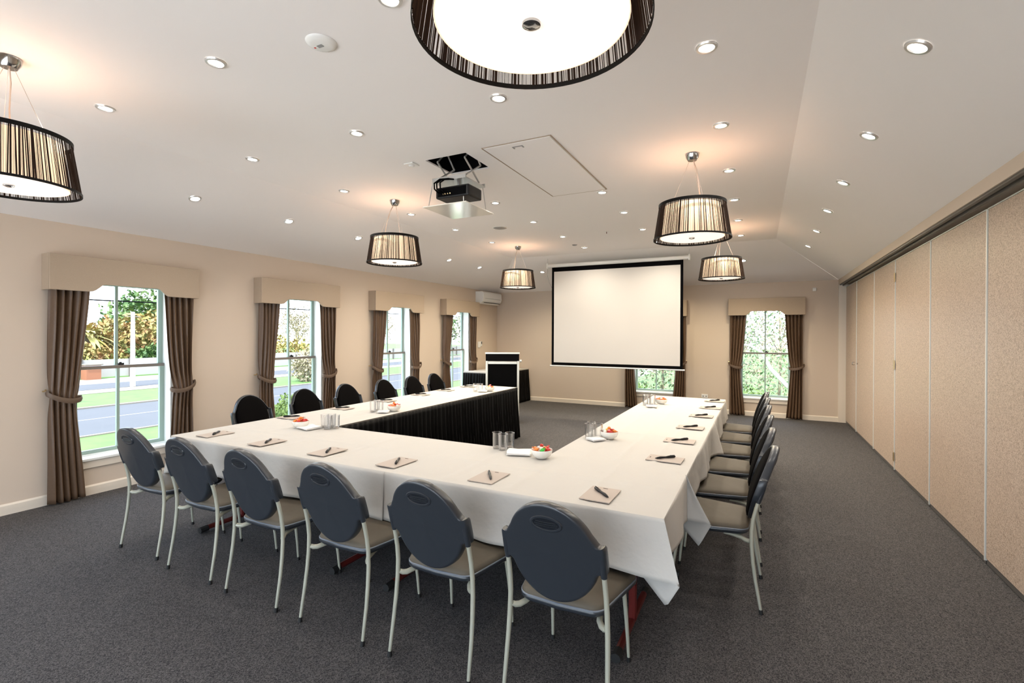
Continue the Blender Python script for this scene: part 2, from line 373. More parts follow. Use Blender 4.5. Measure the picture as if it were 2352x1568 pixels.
# ------------------------------------------------------------------ pelmets and curtains (local: u along wall, d out from wall)
def wall_frame(axis, c, face, sgn):
    """returns a parent matrix: local x = u (as seen facing the wall, to the right), local y = out from wall into the room"""
    if axis == 0:  # left wall: facing -x, right = +y ; into room = +x
        return Matrix(((0, 1, 0, face), (1, 0, 0, c), (0, 0, 1, 0), (0, 0, 0, 1)))
    return Matrix(((1, 0, 0, c), (0, -1, 0, face), (0, 0, 1, 0), (0, 0, 0, 1)))
def xf(mb, mx):
    mb.v = [tuple(mx @ Vector(p)) for p in mb.v]
    if mx.determinant() < 0: mb.f = [tuple(reversed(f)) for f in mb.f]
    return mb
WNAME = ['first window of the window wall', 'second window of the window wall', 'third window of the window wall', 'fourth window, beside the air conditioner']
FNAME = ['end wall window near the partition', 'end wall window behind the screen']
def pelmet(mx, label):
    hw, dp, z0, z1, t = 0.64, 0.155, 1.925, 2.245, 0.018
    pts = [(-hw, z1), (-hw, z0)]
    arch = [(-0.355, 0), (-0.325, 0.004), (-0.30, 0.018), (-0.27, 0.045), (-0.25, 0.066), (-0.225, 0.074)]
    pts += [(u, z0 + d) for u, d in arch] + [(-u, z0 + d) for u, d in reversed(arch)] + [(hw, z0), (hw, z1)]
    root = thing('curtain_pelmet', label, 'pelmet', group='padded pelmets over the windows')
    fb = MB().prism([(p, q) for p, q in pts], 1, dp - t, dp); xf(fb, mx).build('front_panel', 'pelmet', root, bevel=0.004)
    xf(MB().box(-hw, -hw + t, 0.001, dp - t, z0, z1), mx).build('side_panel', 'pelmet', root)
    xf(MB().box(hw - t, hw, 0.001, dp - t, z0, z1), mx).build('side_panel', 'pelmet', root)
    xf(MB().box(-hw + t, hw - t, 0.001, dp - t, z1 - t, z1), mx).build('top_board', 'pelmet', root)
def curtain(mx, side, label, seed):
    """side -1: outer edge at -u"""
    rr = random.Random(seed); ph = rr.random() * 6; NP = 5
    root = thing('curtain', label, 'curtain', group='brown tied-back curtains')
    zt, zk, zb = 1.99, 0.97, 0.012
    def width(z):
        if z > zk:
            t = (z - zk) / (zt - zk); return 0.195 + 0.105 * (t ** 0.65)
        t = (zk - z) / (zk - zb); return 0.195 + 0.075 * t ** 1.1
    def fn(s, t):
        z = zt + (zb - zt) * t; wd = width(z); pinch = math.exp(-((z - zk) / 0.12) ** 2)
        amp = 0.026 * (1 - 0.55 * pinch) * (1 - 0.35 * s)
        u = 0.005 + s * wd + 0.010 * math.sin(3 * NP * s * 2 + ph) * (1 - pinch) * 0.6
        d = 0.075 + amp * math.sin(2 * PI * NP * s + ph + 0.5 * math.sin(3 * z + ph)) + 0.010 * math.sin(7 * s + 4 * z) + 0.02 * pinch
        d = max(0.03, min(0.132, d))
        return (side * (0.615 - u), d, z + (0.004 * math.sin(9 * s) if t > 0.99 else 0))
    mb = MB().grid(64, 44, fn)
    if side < 0: pass
    xf(mb, mx).build('drape', 'curtain', root, smooth=True, solid=0.004)
    # tieback band: flattened ring round the drape, drooping to the window side
    tb = MB(); N = 40; H = 5
    vs = []; fs = []
    for k in range(N):
        a = 2 * PI * k / N
        uu = 0.105 + 0.125 * math.cos(a); dd = 0.088 + 0.055 * math.sin(a)
        zc = 0.985 - 0.05 * (uu - 0.02) / 0.2 + 0.028 * math.cos(2 * a) * 0.4 - 0.02 * max(0, math.sin(a))
        for q in range(H):
            b = 2 * PI * q / H
            vs.append((side * (0.615 - uu - 0.008 * math.cos(b) * math.cos(a)), max(0.02, dd + 0.008 * math.cos(b) * math.sin(a)), zc + 0.024 * math.sin(b)))
    for k in range(N):
        for q in range(H): fs.append((k * H + q, k * H + (q + 1) % H, ((k + 1) % N) * H + (q + 1) % H, ((k + 1) % N) * H + q))
    tb.add(vs, fs); xf(tb, mx).build('tieback', 'tieback', root, smooth=True)
    hk = MB().tube([(side * 0.628, 0.001, 1.02), (side * 0.628, 0.03, 1.02), (side * 0.626, 0.05, 1.035)], [0.007, 0.005, 0.008], 8)
    xf(hk, mx).build('hook', 'brass', root, smooth=True)
for i, c in enumerate(left_c[:4]):
    mx = wall_frame(0, c, XL, 1)
    pelmet(mx, 'beige padded pelmet over the ' + WNAME[i])
    curtain(mx, -1, 'brown curtain on the camera side of the ' + WNAME[i], i * 2)
    curtain(mx, 1, 'brown curtain on the far side of the ' + WNAME[i], i * 2 + 1)
for i, c in enumerate(far_c):
    mx = wall_frame(1, c, YF, 1)
    pelmet(mx, 'beige padded pelmet over the ' + FNAME[i])
    curtain(mx, -1, 'brown curtain on the air-conditioner side of the ' + FNAME[i], 20 + i * 2)
    curtain(mx, 1, 'brown curtain on the partition side of the ' + FNAME[i], 21 + i * 2)

# ------------------------------------------------------------------ folding partition
joints = [YF - 0.04, 9.34, 8.03, 6.89, 5.62, 4.40, 3.18, 1.96, 0.74, -0.48, -1.7, -2.92]
PN = ['end panel with a small handle, in the end wall corner', 'second speckled panel from the end wall', 'third speckled panel from the end wall', 'fourth speckled panel from the end wall',
      'fifth speckled panel from the end wall', 'sixth speckled panel from the end wall, cut by the frame edge', 'seventh panel from the end wall', 'eighth panel', 'ninth panel', 'tenth panel', 'eleventh panel']
for i in range(7):
    y1, y0 = joints[i], joints[i + 1]
    rt_ = thing('partition_panel', 'beige folding partition: ' + PN[i], 'partition panel', (XR, (y0 + y1) / 2, 0), group='panels of the folding partition')
    h = (y1 - y0) / 2
    MB().box(0.0, 0.07, -h + 0.012, h - 0.006, 0.045, 2.405).build('panel_face', 'partition', rt_, bevel=0.002)
    MB().box(-0.006, 0.075, -h + 0.0005, -h + 0.0115, 0.03, 2.41).build('edge_strip', 'alu', rt_)
    MB().box(0.004, 0.066, -h + 0.013, h - 0.006, 0.008, 0.044).build('bottom_seal', 'track', rt_)
    MB().box(-0.004, 0.072, -h + 0.012, h - 0.006, 2.406, 2.414).build('top_strip', 'alu', rt_)
    if i == 2:
        for z in (0.18, 1.22, 2.21):
            MB().box(-0.014, -0.0065, -h - 0.016, -h + 0.022, z - 0.05, z + 0.05).build('hinge', 'brass', rt_, bevel=0.002)
    if i == 0:
        MB().tube([(-0.001, -0.35, 1.08), (-0.03, -0.35, 1.08), (-0.03, -0.35, 1.12), (-0.001, -0.35, 1.12)], 0.006, 8).build('handle', 'chrome', rt_, smooth=True)
    if i == 1:
        MB().tube([(-0.001, -h + 1.21, 1.11), (-0.012, -h + 1.21, 1.11)], 0.012, 12).build('lock', 'chrome', rt_, smooth=True)

# ------------------------------------------------------------------ downlights
def slope_tilt(kind):
    if kind == 'L': return (0, -math.atan((HC - HW) / (XCL - XL)), 0)
    if kind == 'R': return (0, math.atan((HC - 2.55) / (XBH - XCR)), 0)
    if kind == 'F': return (-math.atan((HC - HW) / (YF - YC)), 0, 0)
    return (0, 0, 0)
def czat(x, y, kind):
    if kind == 'L': return HC - (XCL - x) * (HC - HW) / (XCL - XL)
    if kind == 'R': return HC - (x - XCR) * (HC - 2.55) / (XBH - XCR)
    if kind == 'F': return HC - (y - YC) * (HC - HW) / (YF - YC)
    return HC
dlp = thing('downlight', 'x', 'ceiling light')
MB().lathe([(0.036, -0.004), (0.040, -0.010), (0.052, -0.009), (0.056, -0.001), (0.054, 0.0)], 28).build('trim_ring', 'silver', dlp, smooth=True)
MB().lathe([(0.0005, -0.004), (0.037, -0.004)], 24).build('lens', 'lens', dlp)
lt = bpy.data.lights.new('lamp_light', 'SPOT'); lt.energy = DL_W; lt.color = (1, 0.93, 0.84); lt.spot_size = 2.9; lt.spot_blend = 1.0; lt.shadow_soft_size = 0.03
lo_ = bpy.data.objects.new('lamp_light', lt); COL.objects.link(lo_); lo_.parent = dlp; lo_.location = (0, 0, -0.03)
dtree = protos(dlp)
lt_far = lt.copy(); lt_far.energy = DL_W * 2.6; lt_far.color = (1, 0.88, 0.70)
lt_end = lt_far.copy(); lt_end.energy = DL_W * 4.5; lt_end.color = (1, 0.84, 0.58)
lt_mid = lt.copy(); lt_mid.energy = DL_W * 1.3
rows = [('in the row on the slope above the window wall', 'L', [(-4.88, y) for y in (2.83, 3.89, 4.99, 6.08, 7.17, 8.22)]),
        ('in the flat-ceiling row by the window-side slope', '', [(-3.9, y) for y in (1.68, 2.74, 3.78, 4.89, 5.89, 6.96)]),
        ('in the row beside the projector hatch', '', [(-2.69, y) for y in (1.67, 2.73, 4.88, 5.93, 7.02, 8.07)]),
        ('in the middle row beside the access panel', '', [(-1.48, y) for y in (1.70, 2.72, 5.01, 5.95, 7.02, 8.07)]),
        ('in the flat-ceiling row by the partition-side slope', '', [(-0.25, y) for y in (2.72, 3.78, 4.85, 5.92, 7.0, 8.08)]),
        ('in the row on the slope above the folding partition', 'R', [(0.635, y) for y in (2.79, 3.89, 4.99, 6.04, 7.15, 8.31)]),
        ('on the end slope', 'F', [(-4.03, 9.35), (-0.25, 9.36), (-1.5, 9.5), (-2.75, 9.5)])]
first = True
for nm, kd, pts in rows:
    for k, (x, y) in enumerate(pts):
        lab = 'small downlight %s, %s from the camera' % (nm, ORD[k]) if kd != 'F' else 'small round downlight on the end slope %s' % ('beyond the far window-side pendant', 'beyond the far partition-side pendant', 'behind the screen, partition side', 'behind the screen, window side')[k]
        o = dlp if first else dup(dlp, dtree, (0, 0, 0))
        first = False
        o.location = (x, y, czat(x, y, kd) - 0.001); o.rotation_euler = slope_tilt(kd)
        for c_ in o.children:
            if c_.type == 'LIGHT' and kd == 'F': c_.data = lt_end
            elif c_.type == 'LIGHT' and y > 5.4: c_.data = lt_far
            elif c_.type == 'LIGHT' and y > 3.9: c_.data = lt_mid
        o['label'] = lab; o['group'] = 'recessed downlights'

# ------------------------------------------------------------------ pendants
pp = thing('drum_pendant', 'x', 'pendant light')
ZB_, ZT_ = 2.345 - HC, 2.625 - HC
MB().lathe([(0.001, -0.055), (0.035, -0.055), (0.05, -0.03), (0.056, -0.002), (0.001, -0.002)], 28).build('ceiling_rose', 'chrome', pp, smooth=True)
for k in range(3):
    a = 2 * PI * k / 3 + 0.3
    MB().tube([(0.02 * math.cos(a), 0.02 * math.sin(a), -0.05), (0.17 * math.cos(a), 0.17 * math.sin(a), ZT_ - 0.01)], 0.0015, 5).build('suspension_wire', 'wire', pp)
MB().tube([(0.01, 0, -0.05), (0.05, 0.0, -0.12), (0.085, 0.01, -0.25), (0.11, 0.01, -0.38), (0.10, 0.01, ZT_ - 0.02)], 0.004, 8).build('power_cord', 'wire', pp, smooth=True)
sh = MB(); rr = random.Random(3); a = 0
while a < 2 * PI - 0.02:
    clump = 0.5 + 0.5 * math.sin(a * 7) * math.sin(a * 3.3 + 1)
    wd = rr.uniform(0.014, 0.032) if rr.random() < 0.16 + 0.3 * clump else rr.uniform(0.002, 0.006)
    gap = rr.uniform(0.003, 0.016) if rr.random() < 0.8 else rr.uniform(0.02, 0.045)
    a1 = min(a + wd, 2 * PI); sk = rr.uniform(-0.012, 0.012)
    rb, rtp = 0.303, 0.262
    P = lambda r, an, z: (r * math.cos(an), r * math.sin(an), z)
    am = (a + a1) / 2
    sh.add([P(rb, a, ZB_ + 0.004), P(rb, a1, ZB_ + 0.004), P(rb - 0.003, am, ZB_ + 0.004), P(rtp, a + sk, ZT_ - 0.004), P(rtp, a1 + sk, ZT_ - 0.004), P(rtp - 0.003, am + sk, ZT_ - 0.004)],
           [(0, 1, 4, 3), (1, 2, 5, 4), (2, 0, 3, 5)])
    a = a1 + gap
sh.build('string_shade', 'string', pp)
for r, z, hh in ((0.304, ZB_, 0.007), (0.263, ZT_, 0.012)):
    MB().lathe([(r, z - hh), (r + 0.0025, z - hh), (r + 0.0025, z + hh), (r, z + hh), (r, z - hh)], 64).build('shade_ring', 'ringblack', pp, smooth=True)
MB().lathe([(0.250, ZB_ + 0.012), (0.222, ZT_ - 0.012)], 64).build('inner_drum', 'drum', pp, smooth=True, solid=0.003)
MB().lathe([(0.012, ZB_ + 0.013), (0.246, ZB_ + 0.013)], 64).build('diffuser', 'diffuser', pp, solid=0.004)
MB().lathe([(0.001, ZB_ - 0.002), (0.012, ZB_ - 0.002), (0.024, ZB_ + 0.004), (0.024, ZB_ + 0.0105), (0.001, ZB_ + 0.0105)], 24).build('finial', 'chrome', pp, smooth=True)
bl = point_light('bulb_light', (0, 0, ZB_ + 0.15), PEND_W, (1, 0.80, 0.62), pp, 0.07)
ptree = protos(pp)
for k, (x, y, lab) in enumerate([(-0.53, 1.15, 'large drum pendant overhead at the top edge, seen from below'), (-0.5, 4.28, 'drum pendant hanging near the access panel on the partition side'),
                                 (-0.48, 7.5, 'small-looking far drum pendant to the partition side of the screen'), (-3.67, 1.14, 'drum pendant cut by the frame edge above the first window'),
                                 (-3.67, 4.31, 'drum pendant between the projector hatch and the window wall'), (-3.69, 7.5, 'far drum pendant near the air conditioner')]):
    o = pp if k == 0 else dup(pp, ptree, (0, 0, 0))
    o.location = (x, y, HC - 0.001); o.rotation_euler = (0, 0, 0.9 * k); o['label'] = lab; o['group'] = 'string drum pendants'

# ------------------------------------------------------------------ ceiling fittings
t = thing('smoke_detector', 'white round detector on the ceiling beside the overhead pendant', 'detector', (-2.02, 1.80, HC))
MB().lathe([(0.001, -0.018), (0.05, -0.018), (0.072, -0.010), (0.078, -0.001), (0.001, -0.001)], 36).build('body', 'white', t, smooth=True)
MB().box(-0.022, 0.012, -0.012, 0.008, -0.0205, -0.0185).build('sensor', 'grey', t)
MB().box(-0.048, -0.038, -0.006, 0.003, -0.0192, -0.0168).build('status_light', mat('status_red', (0.6, 0.05, 0.04), 0.4), t)
t = thing('emergency_light', 'small square white emergency light by the projector hatch', 'emergency light', (-2.75, 3.45, HC))
MB().box(-0.05, 0.05, -0.05, 0.05, -0.012, -0.001).build('base', 'white', t, bevel=0.004)
MB().lathe([(0.001, -0.026), (0.02, -0.024), (0.028, -0.013)], 20).build('lens', 'white', t, smooth=True)
t = thing('ceiling_speaker', 'flat grey round speaker grille on the ceiling beyond the projector', 'speaker', (-3.27, 6.07, HC))
MB().lathe([(0.001, -0.004), (0.085, -0.005), (0.098, -0.001)], 36).build('grille', 'grey', t, smooth=True)
MB().lathe([(0.095, -0.006), (0.106, -0.004), (0.108, -0.001)], 36).build('rim', 'white', t, smooth=True)
t = thing('sprinkler_head', 'tiny sprinkler with red bulb on the ceiling in front of the screen', 'sprinkler', (-1.99, 6.97, HC))
MB().lathe([(0.001, -0.004), (0.04, -0.003), (0.042, -0.001)], 20).build('cover_plate', 'white', t, smooth=True)
MB().tube([(0, 0, -0.004), (0, 0, -0.03)], [0.006, 0.004], 8).build('bulb', 'red', t)
t = thing('ceiling_sensor', 'small grey sensor on the ceiling near the screen edge', 'sensor', (-2.76, 7.76, HC))
MB().lathe([(0.001, -0.016), (0.03, -0.014), (0.045, -0.001)], 24).build('body', 'grey', t, smooth=True)
# access panel in the ceiling
t = thing('ceiling_access_panel', 'rectangular access panel with a small pull, set in the ceiling', 'access panel', (-1.705, 4.16, HC))
MB().box(-0.288, 0.288, -0.748, 0.748, -0.008, -0.001).build('panel', 'ceil', t, bevel=0.002)
fr = MB()
for a_, b_, c_, d_ in ((-0.302, -0.296, -0.762, 0.762), (0.296, 0.302, -0.762, 0.762), (-0.296, 0.296, -0.762, -0.756), (-0.296, 0.296, 0.756, 0.762)): fr.box(a_, b_, c_, d_, -0.006, -0.001)
fr.build('frame', 'pelmet', t)
hd = MB().box(-0.06, 0.03, -0.69, -0.68, -0.012, -0.0085).box(-0.06, -0.05, -0.68, -0.65, -0.012, -0.0085).box(0.02, 0.03, -0.68, -0.65, -0.012, -0.0085)
hd.build('pull', 'grey', t)

# ------------------------------------------------------------------ projector lift and projector
t = thing('projector_lift', 'scissor projector lift lowered from the dark ceiling hatch with white closing plate', 'projector lift', (-2.37, 3.635, 0))
MB().box(-0.22, 0.22, -0.235, 0.235, 2.634, 2.642).build('closing_plate', 'plate', t, bevel=0.001)
for (x, y) in ((-0.19, -0.19), (0.17, -0.19), (-0.19, 0.19), (0.17, 0.19)):
    MB().tube([(x * 0.86, y * 0.86, 2.865), (x, y, 2.6425)], 0.004, 6).build('rod', 'steel', t)
MB().box(-0.17, 0.17, -0.165, 0.165, 2.862, 2.872).box(-0.17, 0.17, -0.165, -0.155, 2.872, 2.895).box(-0.17, 0.17, 0.155, 0.165, 2.872, 2.895).build('carriage', 'steel', t)
for x in (-0.14, 0.14):
    for s in (1, -1):
        MB().tube([(x + s * 0.008, -0.12 * s, 2.90), (x + s * 0.008, 0.12 * s, 3.05)], 0.008, 6).build('scissor_arm', 'steel', t)
        MB().tube([(x + s * 0.008, 0.12 * s, 3.05), (x + s * 0.008, -0.12 * s, 3.28)], 0.008, 6).build('scissor_arm', 'steel', t)
MB().tube([(0, 0, 2.862), (0, 0, 2.80)], 0.018, 12).build('mount', 'steel', t)
t = thing('projector', 'black video projector hanging in the lift with cables at its back', 'projector', (-2.31, 3.53, 2.70))
MB().box(-0.165, 0.165, -0.10, 0.12, 0, 0.095).build('body', 'blackgloss', t, bevel=0.012)
MB().box(-0.14, 0.14, -0.104, -0.1002, 0.012, 0.08).build('rear_socket_plate', 'black', t)
for x in (-0.08, -0.06, -0.035, -0.01):
    MB().tube([(x, -0.1045, 0.03), (x, -0.112, 0.03)], 0.005, 8).build('socket', 'brass', t)
MB().tube([(0.08, 0.118, 0.05), (0.08, 0.135, 0.05)], 0.032, 20).build('projection_lens', 'blackgloss', t)
for k, x in enumerate((-0.11, -0.085, -0.05)):
    MB().tube([(x, -0.105, 0.045), (x - 0.005, -0.135, 0.04), (x - 0.02, -0.165, 0.065), (x - 0.02, -0.17, 0.11), (x * 0.8, -0.15, 0.145 - 0.004 * k), (x * 0.3, -0.10, 0.158 - 0.004 * k), (0.0, -0.07, 0.156)], 0.0065, 8).build('cable', 'black', t, smooth=True)
MB().box(-0.05, 0.05, -0.04, 0.06, 0.0952, 0.0995).build('mounting_plate', 'steel', t)

# ------------------------------------------------------------------ projection screen
t = thing('projection_screen', 'large white projection screen with black border, pulled down before the end wall', 'projection screen', (-2.36, 8.75, 0))
ZC = 2.865
cs = MB(); cs.tube([(-1.31, 0, ZC), (1.315, 0, ZC)], 0.036, 14); cs.build('casing', 'white', t, smooth=True)
for x in (-1.30, 1.30):
    MB().box(x - 0.012, x + 0.012, -0.042, 0.042, ZC - 0.05, ZC + 0.05).build('end_cap', 'white', t, bevel=0.004)
    MB().tube([(x, 0, ZC + 0.05), (x, 0, czat(0, 8.75, 'F') + 0.002)], 0.004, 6).build('bracket', 'steel', t)
W0, W1 = -1.205, 1.205
MB().box(W0, W1, -0.012, -0.009, 0.958, 2.85).build('black_border', 'screenback', t)
MB().box(W0 + 0.046, W1 - 0.046, -0.0145, -0.0122, 1.012, 2.748).build('white_surface', 'screen', t)
MB().tube([(W0 - 0.03, -0.01, 0.945), (W1 + 0.03, -0.01, 0.945)], 0.013, 10).build('bottom_bar', 'white', t, smooth=True)
MB().tube([(-1.30, 0, ZC - 0.05), (-1.31, 0.0, 2.70), (-1.27, 0.01, 2.55), (-1.22, 0.02, 2.45)], 0.004, 6).build('power_cable', 'grey', t, smooth=True)

# ------------------------------------------------------------------ air conditioner, wall fittings
t = thing('air_conditioner', 'white split air conditioner high on the window wall in the corner', 'air conditioner', (XL, 9.84, 2.23))
pts = [(0.001, 0.0), (0.12, 0.0), (0.195, 0.055), (0.215, 0.12), (0.21, 0.25), (0.18, 0.275), (0.001, 0.275)]
mb = MB(); n_ = len(pts); vs = [(p, yy, q) for yy in (-0.43, 0.43) for p, q in pts]
mb.add(vs, [tuple(range(n_)), tuple(range(n_, 2 * n_))[::-1]] + [(i, n_ + i, n_ + (i + 1) % n_, (i + 1) % n_) for i in range(n_)])
mb.build('body', 'white', t, bevel=0.008)
mb = MB().box(0.128, 0.20, -0.36, 0.36, 0.02, 0.026); mb.build('outlet_slot', 'black', t, rot=(0, 0, 0))
MB().add([(0.135, -0.38, 0.004), (0.199, -0.38, 0.050), (0.199, 0.38, 0.050), (0.135, 0.38, 0.004), (0.139, -0.38, -0.002), (0.203, -0.38, 0.044), (0.203, 0.38, 0.044), (0.139, 0.38, -0.002)],
         [(0, 1, 2, 3), (7, 6, 5, 4), (0, 4, 5, 1), (1, 5, 6, 2), (2, 6, 7, 3), (3, 7, 4, 0)]).build('louvre', 'white', t)
MB().box(0.2125, 0.218, -0.36, 0.36, 0.118, 0.124).build('front_seam', 'grey', t)
t = thing('air_conditioner_remote', 'white wall controller beside the fourth window', 'wall control', (XL, 9.60, 1.30))
MB().box(0.001, 0.02, -0.08, 0.02, -0.06, 0.075).build('body', 'white', t, bevel=0.004)
MB().box(0.001, 0.024, 0.035, 0.085, -0.03, 0.08).build('remote_handset', 'white', t, bevel=0.004)
MB().box(0.0242, 0.0255, 0.045, 0.075, 0.02, 0.075).build('display', 'black', t)
t = thing('power_outlet', 'white double power outlet low on the end wall between the windows', 'outlet', (-0.96, YF, 0.33))
MB().box(-0.06, 0.06, -0.01, -0.001, -0.037, 0.037).build('plate', 'white', t, bevel=0.003)
for x in (-0.028, 0.028):
    MB().box(x - 0.012, x + 0.012, -0.0112, -0.0102, -0.015, 0.008).build('socket_face', 'grey', t)
t = thing('motion_sensor', 'tiny white sensor high on the end wall near the partition', 'sensor', (0.90, YF, 2.39))
MB().box(-0.03, 0.03, -0.03, -0.001, -0.035, 0.03).build('body', 'white', t, bevel=0.01)

# ------------------------------------------------------------------ tables
def trestle(x0, x1, y0, y1, label):
    """folding table, long axis whichever is longer"""
    t = thing('folding_table', label, 'table', ((x0 + x1) / 2, (y0 + y1) / 2, 0), group='folding tables set in a U')
    hx, hy = (x1 - x0) / 2, (y1 - y0) / 2
    MB().box(-hx + 0.012, hx - 0.012, -hy + 0.012, hy - 0.012, 0.715, 0.742).build('tabletop', 'paper', t, bevel=0.004)
    along = hx > hy
    L = (hx if along else hy) - 0.22; Wd = (hy if along else hx) - 0.10
    for s in (-1, 1):
        def P(a, b, z): return (a, b, z) if along else (b, a, z)
        lg = MB().tube([P(s * L, -Wd, 0.03), P(s * L, Wd, 0.03)], 0.019, 8)
        lg.tube([P(s * L, 0, 0.03), P(s * L, 0, 0.70)], 0.022, 8)
        lg.tube([P(s * L, -Wd * 0.7, 0.70), P(s * L, Wd * 0.7, 0.70)], 0.016, 8)
        lg.tube([P(s * L, 0, 0.25), P(s * (L - 0.35), 0, 0.70)], 0.010, 8)
        lo = lg.build('leg', 'red', t, smooth=True)
        for e in (-1, 1): MB().tube([P(s * L, e * (Wd - 0.03), 0.026), P(s * L, e * (Wd + 0.03), 0.024)], 0.024, 8).build('foot', 'rubber', lo, smooth=True)
    return t
trestle(-4.06, -2.215, 2.20, 3.03, 'folding table of the front row by the window wall, under white cloth')
trestle(-2.21, -0.375, 2.20, 3.03, 'folding table of the front row by the partition, under white cloth')
trestle(-4.07, -3.24, 3.035, 4.80, 'folding table of the window-side arm next to the front row')
trestle(-4.07, -3.24, 4.805, 6.56, 'folding table of the window-side arm at its far end')
trestle(-1.23, -0.375, 3.035, 4.80, 'folding table of the partition-side arm next to the front row')
trestle(-1.23, -0.375, 4.805, 6.56, 'folding table of the partition-side arm at its far end')

def cloth(x0, x1, y0, y1, path, flags, label, seed, drop=0.255, zt=TOPW, keys=None):
    """top sheet plus hanging edge along path (list of corner points, open); flags: corner weights per path vertex"""
    rr = random.Random(seed); ph = [rr.random() * 6.28 for _ in range(6)]
    root = thing('tablecloth', label, 'tablecloth', group='white tablecloths')
    cx_ = [x0 + (x1 - x0) * f for f in (0.25, 0.5, 0.75)]; cy_ = [y0 + (y1 - y0) * f for f in (0.5,)]
    nx, ny = int((x1 - x0) / 0.018), int((y1 - y0) / 0.018)
    def zz(x, y):
        z = 0
        e = min(x - x0, x1 - x, y - y0, y1 - y); k = max(0, min(1, e / 0.06))
        for c in cx_: z += 0.0055 * math.exp(-((x - c) / 0.016) ** 2)
        for c in cy_: z += 0.0055 * math.exp(-((y - c) / 0.016) ** 2)
        z += 0.0012 * math.sin(x * 31 + 3 * math.sin(y * 7 + ph[4]) + ph[5]) * math.sin(y * 5 + ph[3]) + 0.0016 * (math.sin(x * 9 + ph[0] + 2 * math.sin(y * 4 + ph[1])) + math.sin(y * 11 + ph[2] + 2 * math.sin(x * 3)))
        return z * k
    top = MB().grid(nx, ny, lambda u, v: (x0 + (x1 - x0) * u, y0 + (y1 - y0) * v, zt + zz(x0 + (x1 - x0) * u, y0 + (y1 - y0) * v)))
    mb = top
    # hanging part
    if path:
        P = [Vector((p[0], p[1])) for p in path]
        segs = [(P[i], P[i + 1]) for i in range(len(P) - 1)]; lens = [(b - a).length for a, b in segs]; T = sum(lens)
        cum = [0]
        for l in lens: cum.append(cum[-1] + l)
        cxy = Vector(((x0 + x1) / 2, (y0 + y1) / 2))
        def nrm(i):
            a, b = segs[i]; d = (b - a).normalized(); nn = Vector((d.y, -d.x))
            return nn if nn.dot((a + b) / 2 - cxy) > 0 else -nn
        N = int(T / 0.018)
        rows = 14; vs = []
        for q in range(rows + 1):
            t_ = q / rows
            for k in range(N + 1):
                s = T * k / N; i = 0
                while i < len(lens) - 1 and s > cum[i + 1]: i += 1
                a, b = segs[i]; p = a + (b - a) * ((s - cum[i]) / lens[i]); nv = nrm(i)
                e = 0; dg = Vector((0, 0))
                for vi, wt in enumerate(flags):
                    if not wt: continue
                    d_ = abs(s - cum[vi]); kx = max(0, 1 - d_ / 0.27)
                    if kx > 0:
                        if 0 < vi < len(P) - 1: o_ = (nrm(vi - 1) + nrm(vi)).normalized()
                        else:
                            ii = 0 if vi == 0 else len(segs) - 1
                            tv = (segs[ii][1] - segs[ii][0]).normalized() * (-1 if vi == 0 else 1); o_ = (nrm(ii) * 1.0 + tv * 0.15).normalized()
                        e += kx * wt; dg += o_ * (kx ** 1.1) * wt
                L = drop + 0.125 * e + 0.012 * math.sin(s * 2.3 + ph[3])
                wv = (0.014 * math.sin(s * 9 + ph[4] + 1.5 * math.sin(s * 2.1)) + 0.006 * math.sin(s * 23 + ph[5])) * t_ * (1 - min(1, e) * 0.8)
                round_ = 0.006 * (1 - (1 - min(1, t_ * 8)) ** 2)
                off = nv * (round_ + 0.012 * t_ + wv) + dg * 0.15 * t_
                hgt = zt - L * t_ if t_ > 0 else zt
                q3 = Vector((p.x + off.x, p.y + off.y, hgt))
                if keys and keys[0][0] <= s <= keys[-1][0]:
                    for (sa, ta, ha), (sb, tb_, hb) in zip(keys, keys[1:]):
                        if sa <= s <= sb:
                            f_ = (s - sa) / max(1e-6, sb - sa)
                            hem = Vector(ha if ha else (q3.x, q3.y, zt - L)).lerp(Vector(hb if hb else (q3.x, q3.y, zt - L)), f_)
                            tp = Vector(ta).lerp(Vector(tb_), f_)
                            bow = math.sin(PI * t_) * 0.006 * math.sin(s * 30)
                            q3 = tp.lerp(hem, t_) + Vector((bow * 0.5, bow, 0))
                            break
                vs.append(tuple(q3))
        A = N + 1
        mb2 = MB().add(vs, [(q * A + k, q * A + k + 1, (q + 1) * A + k + 1, (q + 1) * A + k) for q in range(rows) for k in range(N)])
        mb2.build('hanging_edge', 'cloth', root, smooth=True, solid=0.0015)
    mb.build('top_sheet', 'cloth', root, smooth=True)
    return root
XO, XI, XRO, XRI, Y0, Y1 = -4.075, -3.235, -0.365, -1.235, 2.19, 3.04
cloth(XO, -1.93, Y0, Y1, [(XO, Y1), (XO, Y0), (-1.93, Y0)], [0, 0.3, 0.1], 'white tablecloth on the front row, window-side half', 1)
cloth(-1.93, XRO, Y0, Y1, [(-1.93, Y0), (XRO, Y0), (XRO, Y1 - 0.14)], [0.1, 0, 0], 'white tablecloth on the front row with the long hanging corner', 2,
      keys=[(1.565 - 0.34, (XRO - 0.34, Y0, TOPW), (XRO - 0.34, Y0 - 0.02, 0.505)), (1.565 - 0.10, (XRO - 0.10, Y0, TOPW), (-0.44, Y0 - 0.03, 0.488)), (1.565, (XRO, Y0, TOPW), (-0.288, 2.145, 0.497)),
            (1.565 + 0.09, (XRO, Y0 + 0.012, TOPW), (-0.352, 2.185, 0.372)), (1.565 + 0.20, (XRO, Y0 + 0.03, TOPW), (-0.475, 2.235, 0.47)), (1.565 + 0.26, (XRO, Y0 + 0.05, TOPW), (-0.40, 2.26, 0.50)), (1.565 + 0.40, (XRO, Y0 + 0.24, TOPW), (XRO + 0.02, Y0 + 0.30, 0.52))])
